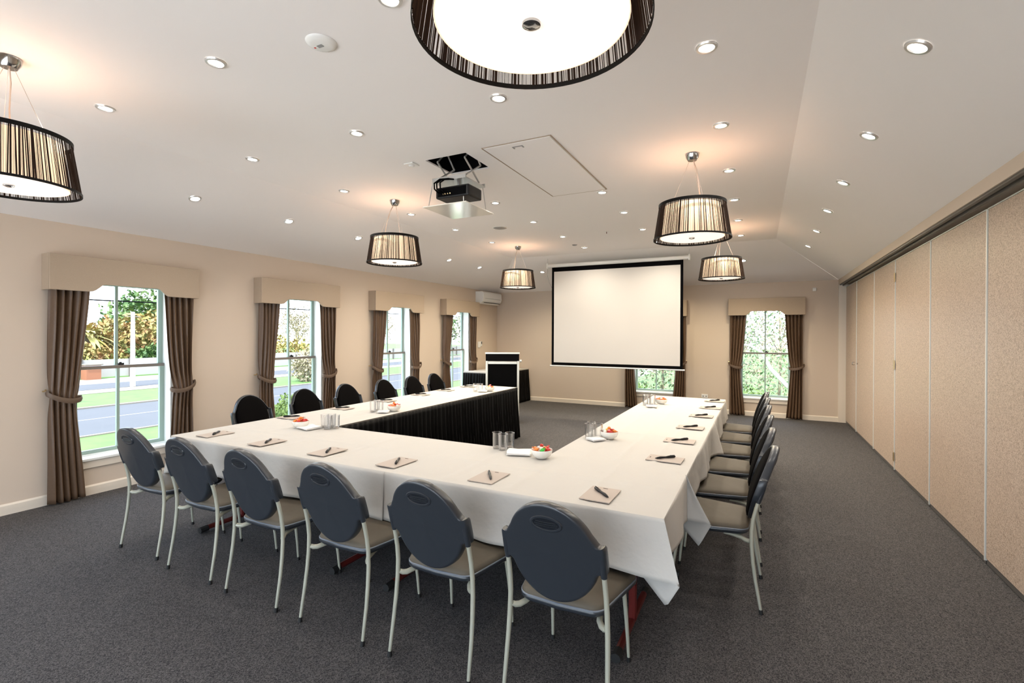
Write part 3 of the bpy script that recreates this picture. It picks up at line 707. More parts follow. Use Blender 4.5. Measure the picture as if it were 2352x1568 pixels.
cloth(XRI, XRO, Y1, 4.86, [(XRO, Y1 - 0.12), (XRO, 4.86)], [0, 0.35], 'white tablecloth on the partition-side arm, near half with a pointed flap', 3, drop=0.24,
      keys=[(0, (XRO - 0.005, 2.92, TOPW + 0.004), (XRO - 0.002, 2.915, 0.50)), (0.16, (XRO, 2.922, TOPW + 0.003), (-0.228, 2.91, 0.498)), (0.27, (XRO, 2.94, TOPW), (-0.298, 2.945, 0.352)), (0.38, (XRO, 2.96, TOPW), (-0.40, 2.985, 0.44)),
            (0.46, (XRO, 2.99, TOPW), (XRO - 0.01, 3.02, 0.50)), (0.62, (XRO, 3.54, TOPW), None)])
cloth(XRI, XRO, 4.86, 6.58, [(XRO, 4.86), (XRO, 6.58)], [0.1, 0], 'white tablecloth on the partition-side arm, far half', 4, drop=0.24)
cloth(XO, XI, Y1, 4.86, [(XO, 4.86), (XO, Y1)], [0.2, 0], 'white tablecloth on the window-side arm, near half', 5)
cloth(XO, XI, 4.86, 6.57, [(XO, 6.57), (XO, 4.86)], [0, 0.2], 'white tablecloth on the window-side arm, far half ending by the lectern', 6)

def skirt(path, label, z1=0.742, z0=0.012, seed=0, group='black pleated table skirts', sagtop=0.0):
    rr = random.Random(seed); P = [Vector((p[0], p[1])) for p in path]
    lens = [(P[i + 1] - P[i]).length for i in range(len(P) - 1)]; T = sum(lens)
    root = thing('table_skirt', label, 'table skirt', group=group)
    N = int(T / 0.009); rows = 16
    knots = [(rr.uniform(0.045, 0.085), rr.uniform(0.5, 1.2)) for _ in range(int(T / 0.03) + 4)]
    phs = []; ph_ = 0
    x_ = 0; ki = 0; cur = 0
    for k in range(N + 1):
        s = T * k / N
        while s > cur + knots[ki][0]: cur += knots[ki][0]; ki += 1
        phs.append((2 * PI * (s - cur) / knots[ki][0], knots[ki][1]))
    vs = []
    for q in range(rows + 1):
        t_ = q / rows
        for k in range(N + 1):
            s = T * k / N; i = 0; c = 0
            while i < len(lens) - 1 and s > c + lens[i]: c += lens[i]; i += 1
            a, b = P[i], P[i + 1]; d = (b - a).normalized(); nv = Vector((d.y, -d.x)); p = a + d * (s - c)
            f, am = phs[k]
            am2 = (0.004 + 0.022 * t_ ** 0.8) * am
            off = nv * (0.010 + 0.035 * t_ + am2 * math.sin(f + 0.6 * math.sin(5 * t_ + i)))
            vs.append((p.x + off.x, p.y + off.y, z1 - (z1 - z0) * t_))
    A = N + 1
    MB().add(vs, [(q * A + k, q * A + k + 1, (q + 1) * A + k + 1, (q + 1) * A + k) for q in range(rows) for k in range(N)]).build('pleated_fabric', 'skirt', root, smooth=True, solid=0.002)
    return root
skirt([(-3.235, 3.08), (-3.235, 6.575), (-4.03, 6.575)], 'black pleated skirt along the inner side of the window-side arm', seed=1)
skirt([(-0.385, 6.585), (-1.235, 6.585), (-1.235, 3.08)], 'black pleated skirt closing the far end of the partition-side arm', seed=2)
skirt([(-3.16, 3.045), (-1.31, 3.045)][::-1], 'black pleated skirt on the inner side of the front row', seed=3)

# side table by the lectern
t = thing('side_table', 'white-topped side table against the window wall behind the lectern', 'table', (-5.22, 9.60, 0))
MB().box(-0.38, 0.38, -0.79, 0.79, 0.715, 0.74).build('tabletop', 'paper', t)
for x in (-0.33, 0.33):
    for y in (-0.72, 0.72): MB().tube([(x, y, 0.0), (x, y, 0.714)], 0.015, 8).build('leg', 'steel', t)
t = thing('tablecloth', 'small white cloth on the side table behind the lectern', 'tablecloth', group='white tablecloths')
MB().box(-5.61, -4.83, 8.80, 10.40, 0.742, 0.748).build('top_sheet', 'cloth', t, bevel=0.002)
MB().box(-5.61, -4.828, 8.797, 8.80, 0.722, 0.748).box(-4.831, -4.828, 8.80, 10.40, 0.722, 0.748).build('hanging_edge', 'cloth', t)
skirt([(-5.60, 8.785), (-4.815, 8.785), (-4.815, 10.37)], 'black satin skirt round the side table behind the lectern', seed=4, z1=0.728)

# ------------------------------------------------------------------ lectern
t = thing('lectern', 'black lectern with pale metal posts standing at the far end of the window-side arm', 'lectern', (-4.03, 7.60, 0), 0.47); t.scale = (0.86, 0.9, 0.985)
MB().box(-0.30, 0.30, -0.19, -0.175, 0.06, 1.045).build('front_panel', 'black', t, bevel=0.003)
for x in (-0.315, 0.315):
    MB().box(x - 0.022, x + 0.022, -0.20, -0.155, 0.05, 1.13).build('post', 'alu', t, bevel=0.006)
    MB().box(x - 0.008, x + 0.008, -0.154, 0.18, 0.06, 1.08).build('side_panel', 'black', t)
MB().box(-0.29, 0.29, -0.205, -0.192, 1.046, 1.092).build('crossbar', 'alu', t, bevel=0.003)
MB().prism([(-0.36, 0), (0.36, 0)], 0, 0, 0) if False else None
mb = MB(); hp = [(-0.25, 1.235), (0.22, 1.10), (0.22, 1.07), (-0.20, 1.10)]
mb.add([(xx, p, q) for xx in (-0.335, 0.335) for p, q in hp], [(0, 1, 2, 3), (7, 6, 5, 4), (0, 4, 5, 1), (1, 5, 6, 2), (2, 6, 7, 3), (3, 7, 4, 0)])
mb.build('reading_top', 'blackgloss', t)
mb = MB(); mb.box(-0.345, 0.345, -0.262, -0.245, 1.225, 1.252); mb.build('top_rail', 'alu', t, bevel=0.003)
MB().box(-0.34, 0.34, -0.24, 0.22, 0.0, 0.049).build('base', 'black', t, bevel=0.006)
MB().tube([(0.345, -0.16, 1.10), (0.385, -0.16, 1.10)], 0.022, 14).build('knob', 'alu', t, smooth=True)

# ------------------------------------------------------------------ chairs
def lerp_prof(z, pr):
    if z <= pr[0][0]: return pr[0][1]
    for (z0, y0), (z1, y1) in zip(pr, pr[1:]):
        if z <= z1: return y0 + (y1 - y0) * (z - z0) / (z1 - z0)
    return pr[-1][1]
BP = [(0.44, -0.196), (0.50, -0.205), (0.58, -0.222), (0.66, -0.246), (0.74, -0.272), (0.82, -0.300), (0.91, -0.332)]
def make_chair():
    c = thing('conference_chair', 'x', 'chair')
    # outline of the back (right half), clockwise from the top
    zc, rx, rz_ = 0.677, 0.191, 0.219
    pts = []
    for k in range(0, 13):
        a = math.radians(90 - k * 5.2); pts.append((rx * math.cos(a), zc + rz_ * math.sin(a)))
    # down to about 27 deg -> ears
    pts = [p for p in pts if p[1] > 0.772]
    pts += [(0.183, 0.758), (0.189, 0.747), (0.197, 0.739), (0.206, 0.736), (0.216, 0.740), (0.2215, 0.732), (0.2225, 0.70), (0.2225, 0.66), (0.221, 0.630), (0.217, 0.620), (0.198, 0.619), (0.188, 0.613)]
    for k in range(0, 14):
        a = math.radians(-19 - k * 5.45); pts.append((rx * math.cos(a), zc + rz_ * math.sin(a)))
    right = pts; left = [(-x, z) for x, z in reversed(right) if abs(x) > 1e-4]
    ol = right + [(0, zc - rz_)] + left
    n = len(ol)
    def P(x, z, off):
        wrap = 0.25 * x * x - 0.010
        return (x, lerp_prof(z, BP) + wrap + off, z)
    # shell: rear is -y
    rings = [(0.0, -0.008), (0.5, -0.008), (0.93, -0.008), (0.962, -0.0075), (0.985, -0.004), (0.997, 0.002), (1.004, 0.012), (1.006, 0.030), (0.995, 0.037), (0.97, 0.038), (0.93, 0.026), (0.90, 0.012), (0.0, 0.012)]
    vs = []; fs = []
    for s, off in rings:
        for x, z in ol: vs.append(P(x * s, zc + (z - zc) * s, off))
    for r in range(len(rings) - 1):
        for k in range(n):
            k2 = (k + 1) % n; fs.append((r * n + k, r * n + k2, (r + 1) * n + k2, (r + 1) * n + k))
    MB().add(vs, fs).build('back_shell', 'shell', c, smooth=True)
    # handle recess: raised rim ring and flat disc with the hollow's shade in its colour, grip ridges
    hz, hx, hh = 0.811, 0.056, 0.024
    rim = MB(); vs = []; fs = []; N = 36; H = 6
    for k in range(N):
        a = 2 * PI * k / N
        for q in range(H):
            b = 2 * PI * q / H; rr_ = 1 + 0.0
            x = (hx + 0.006 + 0.007 * math.cos(b)) * math.cos(a); z = hz + (hh + 0.006 + 0.007 * math.cos(b)) * math.sin(a)
            vs.append(P(x, z, -0.0095 - 0.005 * math.sin(b)))
    for k in range(N):
        for q in range(H): fs.append((k * H + q, k * H + (q + 1) % H, ((k + 1) % N) * H + (q + 1) % H, ((k + 1) % N) * H + q))
    MB().add(vs, fs).build('handle_rim', 'shell', c, smooth=True)
    vs = [P(0, hz, -0.0092)] + [P(hx * math.cos(2 * PI * k / 32), hz + hh * math.sin(2 * PI * k / 32), -0.0102) for k in range(32)]
    hr = MB().add(vs, [(0, 1 + k, 1 + (k + 1) % 32) for k in range(32)])
    for dz in (-0.009, 0.0, 0.009):
        wx = hx * math.sqrt(max(0, 1 - (dz / hh) ** 2)) * 0.85
        hr.tube([P(-wx, hz + dz, -0.0105), P(0, hz + dz, -0.0115), P(wx, hz + dz, -0.0105)], 0.0017, 6)
    hr.build('handle_recess', 'shelldark', c, smooth=True)
    # front pad: plain oval
    vs = []; fs = []; ov = [(0.176 * math.cos(2 * PI * k / 40), 0.210 * math.sin(2 * PI * k / 40)) for k in range(40)]
    pr = [(1.0, 0.014), (1.0, 0.034), (0.96, 0.046), (0.85, 0.053), (0.5, 0.057), (0.0, 0.058)]
    for s, off in pr:
        for x, z in ov: vs.append(P(x * s, zc - 0.002 + z * s, off))
    for r in range(len(pr) - 1):
        for k in range(40):
            k2 = (k + 1) % 40; fs.append((r * 40 + k, r * 40 + k2, (r + 1) * 40 + k2, (r + 1) * 40 + k))
    MB().add(vs, fs).build('back_pad', 'padblack', c, smooth=True)
    # seat
    def seat_ol(g=0):
        pts = []
        def arc(cx, cy, r, a0, a1, m_=7):
            for k in range(m_ + 1):
                a = math.radians(a0 + (a1 - a0) * k / m_); pts.append((cx + r * math.cos(a), cy + r * math.sin(a)))
        arc(0.165 + 0, 0.155, 0.075 + g, 0, 80); 
        pts.append((0.0, 0.243 + g))
        arc(-0.165, 0.155, 0.075 + g, 100, 180)
        arc(-0.125, -0.115, 0.062 + g, 188, 262)
        pts.append((0.0, -0.184 - g))
        arc(0.125, -0.115, 0.062 + g, 278, 352)
        return pts
    so = seat_ol(); n = len(so)
    rings = [(1.0, 0.432), (1.008, 0.444), (0.985, 0.456), (0.93, 0.464), (0.6, 0.471), (0.0, 0.474)]
    vs = []; fs = []
    for s, z in rings:
        for x, y in so: vs.append((x * s, 0.03 + (y - 0.03) * s, z))
    for r in range(len(rings) - 1):
        for k in range(n):
            k2 = (k + 1) % n; fs.append((r * n + k, r * n + k2, (r + 1) * n + k2, (r + 1) * n + k))
    MB().add(vs, fs).build('seat_pad', 'seat', c, smooth=True)
    rings = [(0.0, 0.402), (0.85, 0.402), (0.97, 0.408), (1.02, 0.420), (1.025, 0.428), (1.012, 0.434), (0.98, 0.433)]
    vs = []; fs = []
    for s, z in rings:
        for x, y in so: vs.append((x * s, 0.03 + (y - 0.03) * s, z))
    for r in range(len(rings) - 1):
        for k in range(n):
            k2 = (k + 1) % n; fs.append((r * n + k, r * n + k2, (r + 1) * n + k2, (r + 1) * n + k))
    MB().add(vs, fs).build('seat_shell', 'shell', c, smooth=True)
    pip = [(x * 1.012, 0.03 + (y - 0.03) * 1.012, 0.4375) for x, y in so]; pip += pip[:2]
    MB().tube(pip, 0.0038, 6).build('piping', 'piping', c, smooth=True)
    # legs
    for s in (-1, 1):
        path = [(0.222, -0.245, 0.012), (0.221, -0.232, 0.09), (0.220, -0.216, 0.18), (0.217, -0.203, 0.28), (0.2145, -0.196, 0.37), (0.212, -0.196, 0.45), (0.2105, -0.205, 0.52), (0.209, -0.219, 0.58), (0.208, -0.236, 0.64)]
        L = MB().tube([(s * x, y, z) for x, y, z in path], [0.0078, 0.0088, 0.0098, 0.0105, 0.0108, 0.0108, 0.0106, 0.0104, 0.0102], 12).build('leg', 'leg', c, smooth=True)
        MB().tube([(s * 0.222, -0.2465, 0.0), (s * 0.222, -0.243, 0.024)], [0.0115, 0.0105], 12).build('foot_cap', 'rubber', L, smooth=True)
        path = [(0.193, 0.245, 0.012), (0.190, 0.235, 0.12), (0.185, 0.215, 0.26), (0.178, 0.190, 0.401)]
        L = MB().tube([(s * x, y, z) for x, y, z in path], [0.0070, 0.0085, 0.0100, 0.0108], 12).build('leg', 'leg', c, smooth=True)
        MB().tube([(s * 0.1932, 0.2458, 0.0), (s * 0.1928, 0.244, 0.022)], [0.0105, 0.0095], 12).build('foot_cap', 'rubber', L, smooth=True)
        MB().tube([(s * 0.206, -0.192, 0.392), (s * 0.196, -0.182, 0.384), (s * 0.182, -0.168, 0.382), (s * 0.166, -0.145, 0.388), (s * 0.155, -0.10, 0.392), (s * 0.14, -0.05, 0.392)], [0.0105, 0.0125, 0.013, 0.0125, 0.011, 0.010], 12).build('bracket', 'leg', c, smooth=True)
        # sleeve of the shell round the leg top
        MB().tube([(s * 0.208, -0.2265, 0.610), (s * 0.208, -0.236, 0.64), (s * 0.207, -0.251, 0.69), (s * 0.206, -0.262, 0.733)], [0.0130, 0.0142, 0.0142, 0.0130], 12).build('sleeve', 'shell', c, smooth=True)
    return c
ch = make_chair(); ctree = protos(ch)
spots = []
for k, (x, y, r) in enumerate([(-3.88, 2.115, 0.02), (-3.235, 2.087, 0.01), (-2.61, 2.072, 0.0), (-1.97, 2.07, 0.0), (-1.355, 2.072, 0.0), (-0.737, 2.07, 0.0)]):
    e = ['the one by the window wall', 'second from the window wall', 'third from the window wall', 'third from the partition', 'second from the partition', 'beside the hanging cloth corner'][k]
    spots.append((x, y, r, 'dark blue-grey chair seen from behind at the front row, ' + e, 'chairs along the front row'))
for k, y in enumerate([3.266, 3.90, 4.51, 5.15, 5.76, 6.36]):
    spots.append((-0.227, y, PI / 2, 'dark blue-grey chair at the partition-side arm, %s from the camera' % ORD[k], 'chairs along the partition side'))
for k, y in enumerate([3.33, 4.02, 4.67, 5.38, 6.02, 6.60]):
    spots.append((-4.49, y, -PI / 2, 'chair with black padded front at the window-side arm, %s from the camera' % ORD[k], 'chairs along the window side'))
for k, (x, y, r, lab, g) in enumerate(spots):
    o = ch if k == 0 else dup(ch, ctree, (0, 0, 0))
    o.location = (x, y, 0); o.rotation_euler = (0, 0, r); o['label'] = lab; o['group'] = g

# ------------------------------------------------------------------ notepads and pens
ZTOP = TOPW + 0.0055
pad = thing('notepad', 'x', 'notepad')
MB().box(-0.075, 0.075, -0.108, 0.108, 0, 0.004).build('paper_block', 'paper', pad)
MB().box(-0.014, 0.010, 0.090, 0.095, 0.00405, 0.0045).build('printed_mark', 'black', pad)
padt = protos(pad)
pen = thing('pen', 'x', 'pen')
MB().tube([(-0.070, 0, 0.0085), (-0.064, 0, 0.0085), (-0.02, 0, 0.0085), (0.0, 0, 0.0075), (0.04, 0, 0.0080), (0.060, 0, 0.0065), (0.076, 0, 0.0060)], [0.004, 0.0075, 0.0082, 0.0058, 0.0078, 0.0060, 0.0018], 10).build('barrel', 'blackgloss', pen, smooth=True)
MB().box(-0.066, -0.03, -0.0014, 0.0014, 0.0165, 0.0180).build('clip', 'black', pen)
pent = protos(pen)
front = [(-3.79, 2.36, 128), (-3.18, 2.36, 127), (-2.575, 2.36, 126), (-1.985, 2.36, 120), (-1.33, 2.355, -56), (-0.697, 2.357, -47)]
plist = []
for k, (x, y, a) in enumerate(front): plist.append((x, y, 0, math.radians(a), 'at the front row, ' + ['first place from the window wall', 'second place from the window wall', 'third place from the window wall', 'third place from the partition', 'second place from the partition', 'place beside the hanging cloth corner'][k], 'front'))
for k, (x, y) in enumerate([(-0.53, 3.22), (-0.525, 3.82), (-0.52, 4.42), (-0.50, 5.10), (-0.47, 5.71), (-0.47, 6.32)]): plist.append((x, y, PI / 2, math.radians(42 + 180), 'on the partition-side arm, %s place from the front row' % ORD[k], 'partition side'))
for k, (x, y) in enumerate([(-3.93, 3.16), (-3.93, 3.79), (-3.93, 4.47), (-3.93, 5.13), (-3.93, 5.70), (-3.90, 6.26)]): plist.append((x, y, -PI / 2, math.radians(50), 'on the window-side arm, %s place from the front row' % ORD[k], 'window side'))
for k, (x, y, rz, pa, lab, g) in enumerate(plist):
    o = pad if k == 0 else dup(pad, padt, (0, 0, 0)); q = pen if k == 0 else dup(pen, pent, (0, 0, 0))
    o.location = (x, y, ZTOP); o.rotation_euler = (0, 0, rz + R.uniform(-0.04, 0.04)); o['label'] = 'pale notepad ' + lab; o['group'] = 'notepads on the ' + g
    q.location = (x + 0.002, y + 0.005, ZTOP + 0.0045); q.rotation_euler = (0, 0, pa); q['label'] = 'black pen on the notepad ' + lab; q['group'] = 'pens on the ' + g

# ------------------------------------------------------------------ tumblers, bowls, napkins, sweets
gl = thing('tumbler', 'x', 'glass')
MB().lathe([(0.0005, 0.0), (0.027, 0.0), (0.029, 0.003), (0.033, 0.105), (0.0345, 0.107), (0.0335, 0.109), (0.0305, 0.106), (0.027, 0.010), (0.0005, 0.008)], 28).build('glass_body', 'tumbler', gl, smooth=True)
glt = protos(gl)
bo = thing('sweet_bowl', 'x', 'bowl')
MB().lathe([(0.0005, 0.0), (0.036, 0.0), (0.038, 0.004), (0.056, 0.014), (0.066, 0.032), (0.069, 0.052), (0.068, 0.055), (0.065, 0.052), (0.060, 0.032), (0.048, 0.016), (0.0005, 0.012)], 40).build('bowl_body', 'china', bo, smooth=True)
bot = protos(bo)
na = thing('napkin', 'x', 'napkin')
def nap(i):
    return MB().grid(14, 12, lambda u, v: (-0.08 + 0.16 * u + 0.004 * math.sin(5 * v + i), -0.07 + 0.14 * v + 0.004 * math.sin(4 * u + i), 0.005 + i * 0.004 + 0.0035 * abs(math.sin(3 * u + i)) * v))
for i in range(3): nap(i).build('fold', 'napkin', na, smooth=True, solid=0.003)
nat = protos(na)
sw = {}
def sweet(colr):
    if colr not in sw:
        mb = MB(); N = 10
        mb.lathe([(0.0005, -0.008), (0.006, -0.0065), (0.0095, -0.002), (0.0098, 0.002), (0.006, 0.0068), (0.0005, 0.008)], 12)
        mb.v = [(x * 1.7, y * 1.3, z * 1.3) for x, y, z in mb.v]
        for s in (-1, 1):
            mb.add([(s * 0.013, 0, 0), (s * 0.025, -0.008, 0.005), (s * 0.025, 0.008, 0.004), (s * 0.022, 0, -0.004)], [(0, 1, 2), (0, 2, 3), (0, 3, 1), (1, 3, 2)])
        sw[colr] = mb.build('wrapped_sweet', 'sweet_' + colr, smooth=True); return sw[colr]
    o = sw[colr].copy(); COL.objects.link(o); return o
clusters = [('front row, partition side', 'front row partition corner', (-1.245, 2.89), [(-1.63, 2.995), (-1.565, 2.96), (-1.545, 3.025), None], (-1.42, 2.92, 0.35)),
            ('front row, window side', 'front row window corner', (-3.45, 2.87), [(-3.27, 2.965), (-3.20, 2.93), (-3.165, 2.985), (-3.235, 3.01)], (-3.345, 2.87, -0.2)),
            ('partition-side arm, near group', 'partition arm near group', (-1.02, 3.67), [(-1.165, 3.62), (-1.10, 3.66), (-1.17, 3.70)], (-1.09, 3.56, 0.9)),
            ('partition-side arm, far group', 'partition arm far group', (-1.00, 5.78), [(-1.14, 5.60), (-1.07, 5.61), (-1.16, 5.70), (-1.08, 5.70)], (-1.05, 5.48, 0.2)),
            ('window-side arm, near group', 'window arm near group', (-3.345, 3.93), [(-3.50, 3.79), (-3.44, 3.83), (-3.52, 3.87)], (-3.37, 3.80, 0.5)),
            ('window-side arm, far group', 'window arm far group', (-3.345, 5.93), [(-3.50, 5.80), (-3.43, 5.82)], (-3.38, 5.80, 0.3))]
gw = ['front', 'middle', 'back', 'fourth']
fg = fb_ = True
cols_all = ['red', 'orange', 'pink', 'green', 'white', 'yellow', 'red', 'orange', 'orange', 'red', 'pink', 'red', 'orange', 'white']
for ci, (lab, g, bp_, gls, np_) in enumerate(clusters):
    b = bo if ci == 0 else dup(bo, bot, (0, 0, 0)); b.location = (bp_[0], bp_[1], ZTOP); b['label'] = 'white bowl of wrapped sweets on the ' + lab; b['group'] = 'sweet bowls'
    q = na if ci == 0 else dup(na, nat, (0, 0, 0)); q.location = (np_[0], np_[1], ZTOP); q.rotation_euler = (0, 0, np_[2]); q.scale = (1, 1, 1) if ci < 2 else (0.7, 0.7, 1); q['label'] = 'folded white napkins beside the bowl on the ' + lab; q['group'] = 'folded napkins'
    for k, p in enumerate([p for p in gls if p]):
        o = gl if fg else dup(gl, glt, (0, 0, 0)); fg = False
        o.location = (p[0], p[1], ZTOP); o['label'] = 'clear glass tumbler on the ' + lab; o['group'] = 'tumblers, ' + g
        o.location.z = ZTOP
    rr = random.Random(ci + 5)
    pos = [(0.030 * math.cos(a), 0.030 * math.sin(a), 0.030) for a in [2 * PI * i / 4 + 0.4 for i in range(4)]] + [(0.043 * math.cos(a), 0.043 * math.sin(a), 0.048) for a in [2 * PI * i / 6 for i in range(6)]] + [(0.020 * math.cos(a), 0.020 * math.sin(a), 0.053) for a in [2 * PI * i / 3 + 0.7 for i in range(3)]] + [(0, 0, 0.069)]
    for k, (dx, dy, dz) in enumerate(pos):
        colr = cols_all[(k * 5 + ci * 3) % len(cols_all)]
        if ci != 0 and colr == 'green': colr = 'red'
        o = sweet(colr); o.location = (bp_[0] + dx, bp_[1] + dy, ZTOP + dz + 0.009); o.rotation_euler = (rr.uniform(-0.4, 0.4), rr.uniform(-0.4, 0.4), rr.uniform(0, 6))
        tag(o, '%s wrapped sweet in the bowl on the %s' % (colr, lab), 'sweet', 'wrapped sweets, ' + g)

# ------------------------------------------------------------------ outdoors
ZG = -0.8
struct(MB().box(-90, XL - 0.21, -40, 90, ZG - 0.3, ZG), 'lawn', 'grass')
struct(MB().box(XL - 0.2, 40, YF + 0.21, 90, ZG - 0.3, ZG + 0.001), 'lawn', 'grass')
struct(MB().box(XL - 6, 12, -16, YB - 0.21, ZG + 0.3, ZG + 0.7), 'terrace', mat('white_terrace_paving', (0.75, 0.73, 0.70), 0.8))  # unseen pale slab added to bounce daylight in through the rear openings
struct(MB().box(-9.8, XL - 0.21, -40, 40, ZG, ZG + 0.02), 'path', mat('pale_paving', (0.75, 0.70, 0.62), 0.8))  # pale strip below the sills, added to bounce sun and sky onto the ceiling
struct(MB().box(XL - 0.2, 12, YF + 0.21, 12.3, ZG, ZG + 0.02), 'path', mat('pale_paving', (0.75, 0.70, 0.62), 0.8))  # same added bounce strip outside the far wall
struct(MB().box(-18.3, -13.5, -40, 90, ZG, ZG + 0.012), 'road', 'asphalt')
rp = MB()
for k in range(14): rp.box(-16.0, -15.93, -6 + 6 * k, -3 + 6 * k, ZG + 0.0125, ZG + 0.016)
struct(rp, 'road_marking', 'roadpaint')
struct(MB().box(-18.45, -18.3, -40, 90, ZG, ZG + 0.05).box(-13.5, -13.4, -40, 90, ZG, ZG + 0.03), 'kerb', 'concrete')
struct(MB().box(-29.5, -22.6, -40, 90, ZG, ZG + 0.02), 'footpath', 'concrete')
struct(MB().box(-26.5, -24.0, -40, 90, ZG + 0.0205, ZG + 0.03), 'driveway', 'asphalt')
fn_ = thing('garden_fence', 'white panel fence with dark posts across the road', 'fence', (-30, 14, ZG))
MB().box(-0.03, 0.03, -22, 40, 0.05, 0.95).build('fence_panel', 'fence', fn_)
for k in range(30): MB().box(0.031, 0.10, -21 + 2.1 * k, -20.9 + 2.1 * k, 0, 1.0).build('post', 'track', fn_)
t = thing('gate_pillar', 'orange brick gate pillar in the fence across the road', 'pillar', (-29.35, 12.1, ZG))
MB().box(-0.3, 0.25, -0.3, 0.3, 0.02, 0.72).build('shaft', 'brick', t); MB().box(-0.36, 0.31, -0.36, 0.36, 0.721, 0.78).build('cap', 'concrete', t)
t = thing('utility_pole', 'tall pale utility pole across the road, seen through the first window', 'pole', (-24, 11.35, ZG + 0.03))
MB().tube([(0, 0, 0), (0, 0, 3.2)], [0.10, 0.07], 10).build('shaft', 'polegrey', t, smooth=True)
MB().box(-0.02, 0.02, -0.30, 0.30, 2.98, 3.02).build('crossarm', 'bark', t)
t = thing('overhead_wire', 'thin dark wire crossing the sky above the road', 'wire', (0, 0, 0))
MB().tube([(-24.0, -10, 2.95), (-24, 10, 2.85), (-24, 40, 3.1)], 0.028, 5).build('cable', 'black', t)
t = thing('street_sign', 'small pale sign on a post at the road verge', 'sign', (-20.2, 7.7, ZG))
MB().tube([(0, 0, 0), (0, 0, 1.15)], 0.04, 8).build('post', 'polegrey', t); MB().box(0.041, 0.06, -0.22, 0.22, 0.85, 1.15).build('plate', 'fence', t)

def leaves(c, r, n, size, seed, shell=0.5, flat=1.0):
    rr = random.Random(seed); mb = MB()
    for _ in range(n):
        while True:
            p = Vector((rr.uniform(-1, 1), rr.uniform(-1, 1), rr.uniform(-1, 1)))
            if shell * 0.9 < p.length < 1: break
        d = p.normalized(); q = 1 + 0.18 * math.sin(5 * d.x + seed) * math.sin(6 * d.z + 2 * seed) + 0.1 * math.sin(11 * d.y + 7 * d.z)
        p = Vector((c[0] + p.x * r[0] * q, c[1] + p.y * r[1] * q, c[2] + p.z * r[2] * q))
        a = Vector((rr.uniform(-1, 1), rr.uniform(-1, 1), rr.uniform(-1, 1))).normalized(); b = a.orthogonal().normalized()
        s = size * rr.uniform(0.6, 1.4)
        mb.add([p - a * s, p + b * s * 0.5, p + a * s, p - b * s * 0.5], [(0, 1, 2, 3)])
    return mb
def tree(name, x, y, h, r, n, size, lm, label, cat, seed, g=None, z0=ZG, trunk=0.12, rz=None, shell=0.35):
    t = thing(name, label, cat, (x, y, z0), group=g)
    rz = rz or h * 0.42
    leaves((0, 0, h - rz), (r, r, rz), n, size, seed, shell).build('crown', lm, t)
    tk = MB().tube([(0, 0, 0), (0.05, 0.03, (h - rz) * 0.6), (0, 0, h - rz * 0.6)], [trunk, trunk * 0.8, trunk * 0.4], 8)
    for k in range(5):
        a = k * 1.3 + seed; tk.tube([(0, 0, (h - rz) * 0.7), (0.5 * r * math.cos(a), 0.5 * r * math.sin(a), h - rz * 0.7)], [trunk * 0.5, trunk * 0.15], 6)
    tk.build('trunk', 'bark', t, smooth=True)
    return t
# hedges behind the fence and trees
hn = [('leafo', 'russet hedge just behind the fence across the road'), ('leafg', 'dark green hedge behind the fence across the road'), ('leafy', 'yellow-green hedge behind the fence, further along')]
for k, (y, L) in enumerate([(12.6, 2.6), (17.3, 2.4), (24, 4.5)]):
    t = thing('hedge', hn[k][1], 'hedge', (-32.2, y, ZG))
    leaves((0, 0, 0.78), (1.0, L, 0.85 if k < 2 else 1.5), 2600, 0.13, 50 + k, 0.6).build('foliage', hn[k][0], t)
tree('garden_tree', -38, 18.6, 5.1, 2.2, 2600, 0.17, 'leafg', 'tall dark green tree beyond the fence, right of the window bar', 'tree', 1, 'trees across the road')
tree('garden_tree', -36, 19.6, 4.0, 2.6, 3000, 0.16, 'leafy', 'broad yellow-green tree beyond the utility pole', 'tree', 2, 'trees across the road')
tree('garden_tree', -34.5, 15.7, 3.3, 1.8, 2400, 0.14, 'leafo', 'rounded russet tree beside the utility pole', 'tree', 3, 'trees across the road')
tree('garden_tree', -40, 22.6, 4.9, 2.6, 2600, 0.17, 'leafg', 'green tree seen at the edge of the first window', 'tree', 4, 'trees across the road')
# palm
t = thing('palm_tree', 'spiky palm beyond the fence, seen through the first window', 'palm', (-33.5, 13.6, ZG))
MB().tube([(0, 0, 0), (0, 0, 2.2)], [0.25, 0.2], 10).build('trunk', 'bark', t, smooth=True)
fr = MB(); rr = random.Random(8)
for k in range(46):
    a = rr.uniform(0, 6.28); e = rr.uniform(-0.35, 1.3); L = rr.uniform(1.3, 1.7); prev = Vector((0, 0, 2.2)); dirv = Vector((math.cos(a) * math.cos(e), math.sin(a) * math.cos(e), math.sin(e)))
    side = Vector((-math.sin(a), math.cos(a), 0)); pth = [prev + dirv * L * s_ + Vector((0, 0, -0.5 * s_ * s_ * L)) for s_ in (0, 0.33, 0.66, 1)]
    for i in range(3):
        w0, w1 = (0.05, 0.13, 0.11, 0.01)[i], (0.05, 0.13, 0.11, 0.01)[i + 1]
        fr.add([pth[i] - side * w0, pth[i] + side * w0, pth[i + 1] + side * w1, pth[i + 1] - side * w1], [(0, 1, 2, 3)])
fr.build('fronds', 'leafy', t)
